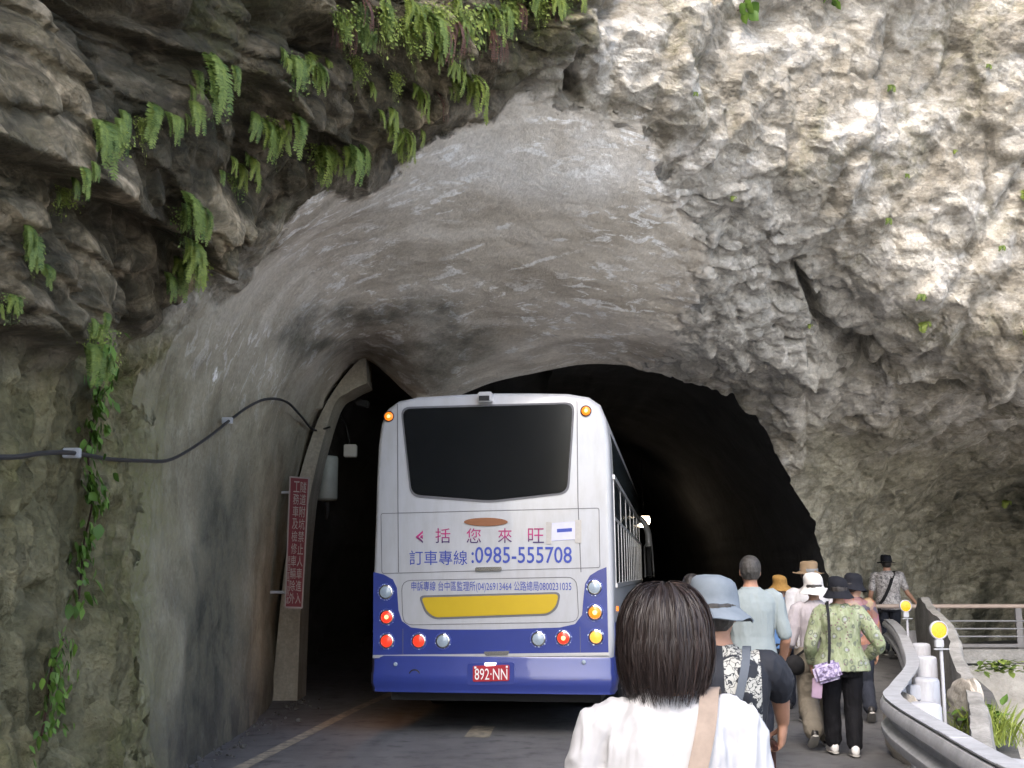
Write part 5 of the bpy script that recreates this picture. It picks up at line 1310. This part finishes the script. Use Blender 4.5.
L.new(c, B.inputs['Base Color']); B.inputs['Roughness'].default_value = 0.9; bump(N, L, n2, B, 0.4, 0.01)
tag(MB().add(vs, fs).build('concrete_rib', m_rib, None, True, 0, 2, 30), 'pale cast concrete rib framing the left edge of the dark tunnel opening', 'concrete arch')
SQ = [np.array(p, float) for p in ((289.5,476),(309.5,477.5),(302.5,608.5),(284.5,608))]     # TL TR BR BL
sg = empty('warning_sign', tuple(pix(296, 608, 14.14))); tag(sg, 'tall narrow red warning sign with white Chinese characters on the concrete rib', 'sign')
sorg = Vector(sg.location)
def spt(u, v, d):
    p = SQ[0]*(1-u)*(1-v)+SQ[1]*u*(1-v)+SQ[2]*u*v+SQ[3]*(1-u)*v; return Vector(pix(p[0], p[1], d))-sorg
def squad(u0, u1, v0, v1, d0, d1):
    a = [spt(u, v, d0) for u, v in ((u0, v0), (u1, v0), (u1, v1), (u0, v1))]; b = [q+Vector((0, d1-d0, 0)) for q in a]
    return a+b, [(0, 1, 2, 3), (7, 6, 5, 4), (0, 4, 5, 1), (1, 5, 6, 2), (2, 6, 7, 3), (3, 7, 4, 0)]
for v_ in (.12, .88): MB().tube([spt(.3, v_, 14.17), spt(.3, v_, 14.17)+Vector((-.42, .12, 0))], .018, 8).build('bracket', m_galv, sg, True)
m_sred = plain('sign_red', (0.12, 0.006, 0.014), 0.55, 0, 0.2, 8); m_swh = plain('sign_white', (0.28, 0.25, 0.235), 0.6, 0, 0.15, 20)
MB().add(*squad(0, 1, 0, 1, 14.12, 14.16)).build('border', m_swh, sg)
MB().add(*squad(.07, .93, .012, .988, 14.112, 14.14)).build('panel', m_sred, sg)
def glyphs(name, s, uc, uw, v0, v1):
    m = len(s); Vx = []; Fx = []
    for i, ch in enumerate(s):
        cu = bpy.data.curves.new('t', 'FONT'); cu.body = ch; cu.resolution_u = 2
        to = bpy.data.objects.new('t', cu); SC.collection.objects.link(to); bpy.context.view_layer.update()
        me = bpy.data.meshes.new_from_object(to.evaluated_get(bpy.context.evaluated_depsgraph_get())); bpy.data.objects.remove(to)
        q = np.array([v.co[:] for v in me.vertices]); mn = q.min(0); mx = q.max(0); va = v0+(v1-v0)*(i+.06)/m; vb = v0+(v1-v0)*(i+.94)/m
        off = len(Vx)
        for r_ in q:
            u = (r_[0]-mn[0])/(mx[0]-mn[0]+1e-9); v = (r_[1]-mn[1])/(mx[1]-mn[1]+1e-9)
            Vx.append(tuple(spt(uc+(u-.5)*uw, vb+(va-vb)*v, 14.108)))
        Fx += [tuple(off+k for k in p.vertices) for p in me.polygons]; bpy.data.meshes.remove(me)
    mesh_obj(name, Vx, Fx, m_swh, sg)
glyphs('lettering', '隧道附坑禁止人車進入', .72, .30, .03, .97)
glyphs('lettering', '工務車及檢修車輛除外', .38, .30, .03, .97)
glyphs('small_lettering', '第四區工程處', .15, .13, .60, .97)
tree_idx = np.flatnonzero((P[:, 1] > 2) & (VV < 6.2))
DPX, DPY = proj(DP[tree_idx])
def surf(px, py, r=4.0):
    """nearest lining or rock point seen at a pixel, and its outward side"""
    d2 = (DPX-px)**2+(DPY-py)**2; c_ = np.flatnonzero(d2 < r*r)
    if len(c_) == 0: c_ = np.array([int(np.argmin(d2))])
    j = tree_idx[c_[int(np.argmin(DP[tree_idx[c_], 1]))]]
    return Vector(DP[j]), Vector(NN[j])
m_cab = plain('black_cable', (0.022, 0.022, 0.024), 0.6)
cpx = [(-60,455),(0,458),(30,453),(64,453),(100,459),(135,461),(165,457),(200,441),(225,420),(245,404),(264,399),(284,401),(298,417),(314,430),(330,427)]
cp = []
for p in cpx:
    s_, n_ = surf(*p, 6); cp.append(s_+n_*.10 if p[0] < 310 else Vector(pix(*p, 15.25)))
cq, _ = catmull(np.array([[tuple(v)] for v in cp]), [6]*(len(cp)-1))
cab = MB().tube([tuple(v) for v in cq[:, 0]], .014, 8).build('power_cable', m_cab, None, True); tag(cab, 'black cable sagging along the left wall towards the concrete rib', 'cable')
for k in (3, 8):
    M = frame(cp[k], Vector((0, 1, 0)), Vector((0, 0, 1)), Vector((1, 0, 0)))
    MB().box(cp[k]-Vector((.02, 0, 0)), (.10, .05, .06)).build('clamp', m_galv, cab, False, .005)
m_gbox = plain('grey_enamel', (0.30, 0.31, 0.27), 0.5, 0, 0.2, 8)
x, y, z = pix(327.5, 478, 16.7); hb_ = empty('cylinder_tank', (x, y, z)); tag(hb_, 'grey upright cylinder mounted inside the dark opening left of the bus', 'cylinder')
MB().lathe([(.04,-.34),(.13,-.325),(.15,-.30),(.15,.29),(.13,.315),(.05,.325)], 24).build('tank', m_gbox, hb_, True, 0, 2, 35)
MB().tube([(0,0,.32),(0,0,.42),(-.06,.05,.50),(-.5,.1,.52)], .02, 8).build('hanger', m_black, hb_, True)
MB().tube([(0,0,-.34),(0.01,0,-.46),(0.0,0,-.60)], [.05,.04,.02], 8).build('outlet', m_black, hb_, True)
x, y, z = pix(350.5, 451, 17.2); jb = empty('junction_box', (x, y, z)); tag(jb, 'small pale junction box beside the grey cylinder in the dark opening', 'junction box')
m_pbox = plain('pale_plastic', (0.50, 0.49, 0.45), 0.5)
MB().box((0, 0, 0), (.19, .14, .19)).build('box', m_pbox, jb, False, .012); MB().box((0, -.078, 0), (.17, .02, .17)).build('lid', m_pbox, jb, False, .008)
MB().tube([(-.02,.05,.09),(-.08,.05,.4),(-.3,.1,.75)], .014, 6).build('conduit', m_black, jb, True)
x, y, z = pix(358, 403, 16.3); fl_ = empty('floodlight', (x, y, z)); tag(fl_, 'unlit black floodlight on an arm under the top of the concrete rib', 'floodlight')
MB().box((.07, 0, -.01), (.20, .16, .10), Matrix.Rotation(R(12), 3, 'Y')).build('housing', m_black, fl_, False, .02); MB().tube([(0,0,0),(-.18,0,.05),(-.36,.05,.02)], .025, 8).build('arm', m_black, fl_, True)
# lit lamp in the dark bore, right of the bus
x, y, z = pix(643, 519, 26.0); tl = empty('tunnel_lamp', (x, y, z)); tag(tl, 'glowing warm lamp hanging in the dark tunnel just right of the bus', 'lamp')
m_glow = emit_mat('lamp_glow', (1.0, 0.80, 0.58), 7.0, (0.9, 0.8, 0.7))
c = MB(); ball(c, (0, 0, -.03), (.16, .14, .16), 14); c.build('bulb', m_glow, tl, True)
MB().lathe([(.03,.13),(.06,.12),(.17,.04),(.165,.035),(.05,.10),(0,.10)], 20, (0, .03, .02)).build('shade', m_black, tl, True)
MB().tube([(0,.03,.14),(0,.03,1.9)], .014, 8).build('rod', m_black, tl, True)
# warm side lamp under the bus's left rear corner
lg = bpy.data.lights.new('side_marker_light', 'POINT'); lg.energy = 2.2; lg.color = (1.0, 0.42, 0.12); lg.shadow_soft_size = .05
lo = bpy.data.objects.new('side_marker_light', lg); lo.location = (-1.36, .9, .95); link(lo, bus)

# ------------------------------------------------------------------ ferns, creepers, weeds
def leafmat(name, a, b, tr=0.25):
    m, N, L, B = new_mat(name); co = objcoord(N)
    at = attr(N, 'shade').outputs['Fac']
    L.new(mix(N, L, at, a, b), B.inputs['Base Color']); B.inputs['Roughness'].default_value = 0.55
    B.inputs['Subsurface Weight'].default_value = 0.0; B.inputs['Transmission Weight'].default_value = 0.0
    td = N.new('ShaderNodeBsdfTranslucent'); L.new(mix(N, L, at, a, b), td.inputs['Color'])
    ms_ = N.new('ShaderNodeMixShader'); ms_.inputs[0].default_value = tr
    L.new(B.outputs[0], ms_.inputs[1]); L.new(td.outputs[0], ms_.inputs[2]); L.new(ms_.outputs[0], N['Material Output'].inputs['Surface'])
    return m
m_fern = leafmat('fern_green', (0.05, 0.10, 0.018), (0.23, 0.30, 0.065)); m_dead = leafmat('dead_fern', (0.055, 0.022, 0.018), (0.16, 0.075, 0.05)); m_yfern = leafmat('yellow_fern', (0.11, 0.16, 0.025), (0.30, 0.36, 0.07)); m_leaf = leafmat('creeper_green', (0.06, 0.13, 0.02), (0.17, 0.30, 0.05))
def fern_mesh(name, seed, nf, mat, spread=0.55, drop=1.0, wide=.15):
    """unit fern: fronds about 1 m long hanging from the origin, leaning out to -y"""
    rg = random.Random(seed); V = []; Fc = []; sh = []
    for f in range(nf):
        az = rg.uniform(-1, 1)*spread; L_ = rg.uniform(.55, 1.0); out = rg.uniform(.12, .34); sx = math.sin(az)*rg.uniform(.3, .9); tw = rg.uniform(-.5, .5); bs = rg.uniform(.2, .9)
        m = 22; pr = None; px0 = rg.uniform(-.1, .1)
        for i in range(m+1):
            t = i/m
            p = Vector((px0+sx*L_*.5*t, -out*math.sin(t*2.2)-.02, -drop*L_*(t**1.25)+.10*math.sin(t*2.6)*out*2))
            if pr is not None:
                d = (p-pr).normalized(); side = Vector((math.cos(tw), math.sin(tw)*.7, .0)); side = (side-d*side.dot(d)).normalized()
                nrm = d.cross(side)
                ln = wide*L_*(math.sin(min(1, t*1.25+.12)*math.pi*.86)**.7)*(1.0 if t < .96 else .5)
                for s in (-1, 1):
                    tip = p+side*s*ln+d*ln*.45-nrm*ln*rg.uniform(-.15, .3); w_ = .019*L_*1.15
                    b = len(V); mid = p.lerp(tip, .55)
                    V += [tuple(p-d*w_), tuple(mid-d*w_*.95), tuple(tip), tuple(mid+d*w_*.95), tuple(p+d*w_)]; Fc += [(b, b+1, b+2, b+3, b+4)]
                    v_ = min(1, max(0, bs+rg.uniform(-.25, .25))); sh += [v_]*5
                b = len(V); V += [tuple(pr-side*.005), tuple(pr+side*.005), tuple(p+side*.004), tuple(p-side*.004)]; Fc.append((b, b+1, b+2, b+3)); sh += [.25]*4
            pr = p
    me = bpy.data.meshes.new(name); me.from_pydata(V, [], Fc); me.update(); me.materials.append(mat)
    a = me.attributes.new('shade', 'FLOAT', 'POINT'); a.data.foreach_set('value', np.array(sh, np.float32)); return me
FM = [fern_mesh('fern', 1, 7, m_fern), fern_mesh('fern', 2, 5, m_fern, .35, 1.0, .17), fern_mesh('fern', 3, 9, m_yfern, .8, .9, .14), fern_mesh('fern', 4, 4, m_yfern, .25, 1.05, .18)]
DM = [fern_mesh('dead_fern', 11, 6, m_dead, .5, 1.1, .07), fern_mesh('dead_fern', 12, 8, m_dead, .7, 1.0, .06)]
rg = random.Random(8)
def plant(name, me, px, py, lpx, label, cat, group, sink=.02):
    s_, n_ = surf(px, py, 7); sc = lpx/F_PX*s_.y*1.12
    o = bpy.data.objects.new(name, me); o.location = s_+n_*sink; h = Vector((n_.x, n_.y, 0))
    yaw = math.atan2(h.x, -h.y) if h.length > .15 else 0.0
    o.rotation_euler = (rg.uniform(-.12, .12), rg.uniform(-.15, .15), max(-1.0, min(1.0, yaw))+rg.uniform(-.3, .3)); o.scale = (sc*rg.uniform(.85, 1.15), sc, sc)
    tag(o, label, cat, group); return link(o)
GRP = [
 ('lush green fern hanging under the dark ledge at upper left', 'ferns under the upper left ledge', FM[:2], [(207,58,70),(216,78,48),(197,100,42),(106,118,62),(120,115,42),(150,110,48),(163,118,38),(82,165,34),(70,182,26)]),
 ('fern on the dark rock beside the left spring of the vault', 'ferns beside the left spring of the vault', FM[:3], [(182,196,56),(206,204,40),(192,246,54),(170,268,34),(182,262,44),(236,168,34),(28,236,44),(42,262,28),(6,298,24),(86,350,44),(108,316,26),(98,330,26)]),
 ('green fern hanging in the middle band of ledges above the vault edge', 'ferns in the middle ledges', FM, [(268,122,48),(292,120,48),(282,125,34),(326,148,46),(352,150,46),(340,150,36),(250,162,34),(312,48,50),(298,54,40),(322,60,34),(372,84,22)]),
 ('yellowish fern hanging at the lip of the sprayed vault', 'ferns at the vault lip', FM[2:], [(416,92,42),(392,120,38),(405,132,40),(448,84,28),(470,82,56),(412,140,28),(450,60,30)]),
 ('green fern in the fringe along the top edge of the rock', 'ferns in the top fringe', FM, [(368,26,38),(374,30,30),(404,6,44),(420,14,50),(432,22,52),(436,40,42),(468,20,46),(494,8,48),(506,2,40),(530,-4,30),(555,-6,34),(580,-8,30),(340,20,34),(386,0,40),(455,-2,36)]),
]
for lab, grp, ms_, pl_ in GRP:
    pl_ = [(a, b, l*.95) for a, b, l in pl_] + [(a+rg.uniform(-15, 15), b+rg.uniform(-12, 12), l*rg.uniform(.4, .75)) for a, b, l in pl_ for _ in range(2)]
    for i, (a, b, l) in enumerate(pl_): plant('fern', ms_[i % len(ms_)], a, b, l, lab, 'fern', grp)
for i, (a, b, l) in enumerate(((350,24,40),(362,4,46),(445,24,52),(458,22,48),(484,30,44),(500,34,40),(440,92,36),(330,34,30),(520,6,34),(553,8,30))): plant('dead_fern', DM[i % 2], a, b, l, 'withered reddish brown fern in the fringe along the top of the rock', 'dead fern', 'withered ferns in the top fringe')
def bush_mesh(name, seed, n):
    rg = random.Random(seed); V = [(0, .02, .02)]; Fc = []; sh = [.2]
    for k in range(n):
        a = rg.gauss(0, .28); z = -abs(rg.gauss(0, .42)); y = -abs(rg.gauss(0, .14)); p = Vector((a*(1-.3*abs(z)), y, z))
        d = Vector((rg.gauss(0, .5), rg.gauss(-.4, .4), rg.gauss(-.7, .4))).normalized(); s_ = d.cross(Vector((rg.gauss(0, .3), 1, rg.gauss(0, .3)))).normalized()
        ln = rg.uniform(.05, .12); v_ = rg.random(); b = len(V); V += [tuple(p), tuple(p+d*ln*.5+s_*ln*.3), tuple(p+d*ln), tuple(p+d*ln*.5-s_*ln*.3)]; Fc.append((b, b+1, b+2, b+3)); sh += [v_]*4
        V.append(tuple(p+Vector((.006, 0, .004)))); Fc.append((0, b, b+4)); sh.append(.1)
    me = bpy.data.meshes.new(name); me.from_pydata(V, [], Fc); me.update(); me.materials.append(m_yfern if seed % 2 else m_fern)
    a = me.attributes.new('shade', 'FLOAT', 'POINT'); a.data.foreach_set('value', np.array(sh, np.float32)); return me
BM = [bush_mesh('hanging_plant', 41, 260), bush_mesh('hanging_plant', 42, 200), bush_mesh('hanging_plant', 43, 320)]
for i, (a, b, l) in enumerate(((338,16,34),(356,8,40),(382,18,40),(398,30,34),(415,8,44),(440,6,40),(462,12,46),(488,2,40),(512,4,36),(540,0,30),(565,2,26),(398,70,24),(360,60,26),(300,60,34),(318,150,32),(270,126,30),(212,92,34),(112,132,36),(144,122,26),(186,214,30),(196,258,30),(404,140,22),(240,176,24),(66,190,24),(32,246,24),(12,300,24),(98,326,26),(110,350,24))):
    plant('hanging_plant', BM[i % 3], a, b, l*1.1, 'small-leaved green plant tangled among the ferns on the dark rock', 'hanging plant', 'small-leaved plants among the ferns')
TM = [fern_mesh('tuft', 21, 9, m_yfern, 1.2, .5, .2), fern_mesh('tuft', 22, 7, m_fern, 1.2, .6, .2)]
for i, (a, b, l) in enumerate(((733,202,12),(888,224,12),(922,328,22),(916,296,12),(1019,190,26),(893,90,14),(960,150,10),(985,70,10),(810,330,10),(905,180,9),(1018,330,14),(700,95,9),(1010,505,16),(1000,250,10))): plant('weed_tuft', TM[i % 2], a, b, l, 'small green tuft growing in a crack of the pale sunlit rock', 'plant', 'tufts on the pale rock')
def leaf(V, Fc, sh, p, d, side, ln, wd, v):
    b = len(V); nrm = d.cross(side)
    q = [(0,0),(.12,.55),(.35,1),(.65,.75),(1,0)]
    V.append(tuple(p))
    for t, w_ in q[1:4]: V.append(tuple(p+d*t*ln+side*w_*wd-nrm*wd*.25*w_))
    V.append(tuple(p+d*ln-nrm*ln*.08))
    for t, w_ in q[3:0:-1]: V.append(tuple(p+d*t*ln-side*w_*wd-nrm*wd*.25*w_))
    m = tuple(p+d*.5*ln+nrm*.01*ln)
    V.append(m); k = b+8
    for i in range(8): Fc.append((b+i, b+(i+1) % 8, k))
    sh.extend([v]*9)
def creeper(label, path, n, size, seed, group=None):
    rg = random.Random(seed); V = []; Fc = []; sh = []
    pts = [surf(*p, 8) for p in path]; st_ = [a+b*.05 for a, b in pts]
    q, _ = catmull(np.array([[tuple(v)] for v in st_]), [8]*(len(st_)-1)); q = q[:, 0]
    root = empty('creeper', tuple(q[0])); tag(root, label, 'creeper', group)
    q = [Vector(v)-Vector(root.location) for v in q]
    MB().tube(q, .007, 6).build('stem', m_dead, root, True)
    for i in range(n):
        p = q[rg.randrange(len(q))]+Vector((rg.gauss(.04, .04), rg.gauss(-.05, .05), rg.gauss(0, .05)))
        d = Vector((rg.gauss(.25, .4), rg.gauss(-.3, .3), -1)).normalized(); s = Vector((rg.gauss(.3, .4), rg.gauss(-1, .4), rg.gauss(0, .2))); s = (s-d*s.dot(d)).normalized()
        z = size*rg.uniform(.5, 1.15); leaf(V, Fc, sh, p, d, s, z, z*.36, rg.random())
    o = mesh_obj('leaves', V, Fc, m_leaf, root, True); a = o.data.attributes.new('shade', 'FLOAT', 'POINT'); a.data.foreach_set('value', np.array(sh, np.float32)); return root
creeper('long leafy creeper hanging down the left wall under the black cable', [(100,385),(92,420),(88,460),(92,500),(84,545),(78,595)], 190, .10, 5)
creeper('low creeper with small leaves at the foot of the left wall', [(62,640),(50,672),(45,705),(40,735)], 110, .075, 6)
creeper('short leafy shoot above the creeper on the left wall', [(96,345),(98,362),(94,384)], 34, .10, 9)
creeper('sprig of long green leaves hanging over the top centre of the rock', [(752,-10),(746,6),(740,18)], 18, .17, 14); creeper('small sprig of green leaves at the top edge right of the centre', [(835,-14),(832,-4),(829,4)], 12, .15, 15)
def weed(label, px, py, d, h, nb, seed, mat, grassy):
    rg = random.Random(seed); x, y, z = pix(px, py, d); root = empty('weed', (x, y, z)); tag(root, label, 'weed'); V = []; Fc = []; sh = []
    for i in range(nb):
        a = rg.uniform(0, 6.28); r_ = abs(rg.gauss(0, .22)); p = Vector((math.cos(a)*r_, math.sin(a)*r_, 0)); ln = h*rg.uniform(.4, 1.0); lean = Vector((rg.gauss(0, .4), rg.gauss(0, .4), 1)).normalized()
        if grassy:
            s = Vector((math.cos(a+1.5), math.sin(a+1.5), 0)); b = len(V); m1 = p+lean*ln*.6; tip = p+lean*ln+Vector((lean.x, lean.y, -.25))*ln*.3; w_ = .005; v_ = rg.random()
            V += [tuple(p-s*w_), tuple(p+s*w_), tuple(m1+s*w_*.8), tuple(tip), tuple(m1-s*w_*.8)]; Fc.append((b, b+1, b+2, b+3, b+4)); sh += [v_]*5
        else:
            pp = p+lean*ln; d_ = Vector((rg.gauss(0, 1), rg.gauss(0, 1), rg.gauss(-.2, .4))).normalized(); s = d_.cross(Vector((0, 0, 1))).normalized(); leaf(V, Fc, sh, pp, d_, s, .13, .045, rg.random())
    o = mesh_obj('foliage', V, Fc, mat, root, False); a = o.data.attributes.new('shade', 'FLOAT', 'POINT'); a.data.foreach_set('value', np.array(sh, np.float32))
weed('leafy green weed against the outer side of the parapet', 982, 728, 11.2, .26, 36, 31, m_leaf, False)
weed('bright green grass tuft on the bank right of the parapet', 988, 742, 11.0, .45, 420, 32, m_yfern, True)
weed('low green weed on the rubble below the railing', 1000, 678, 16.5, .25, 90, 33, m_fern, False)
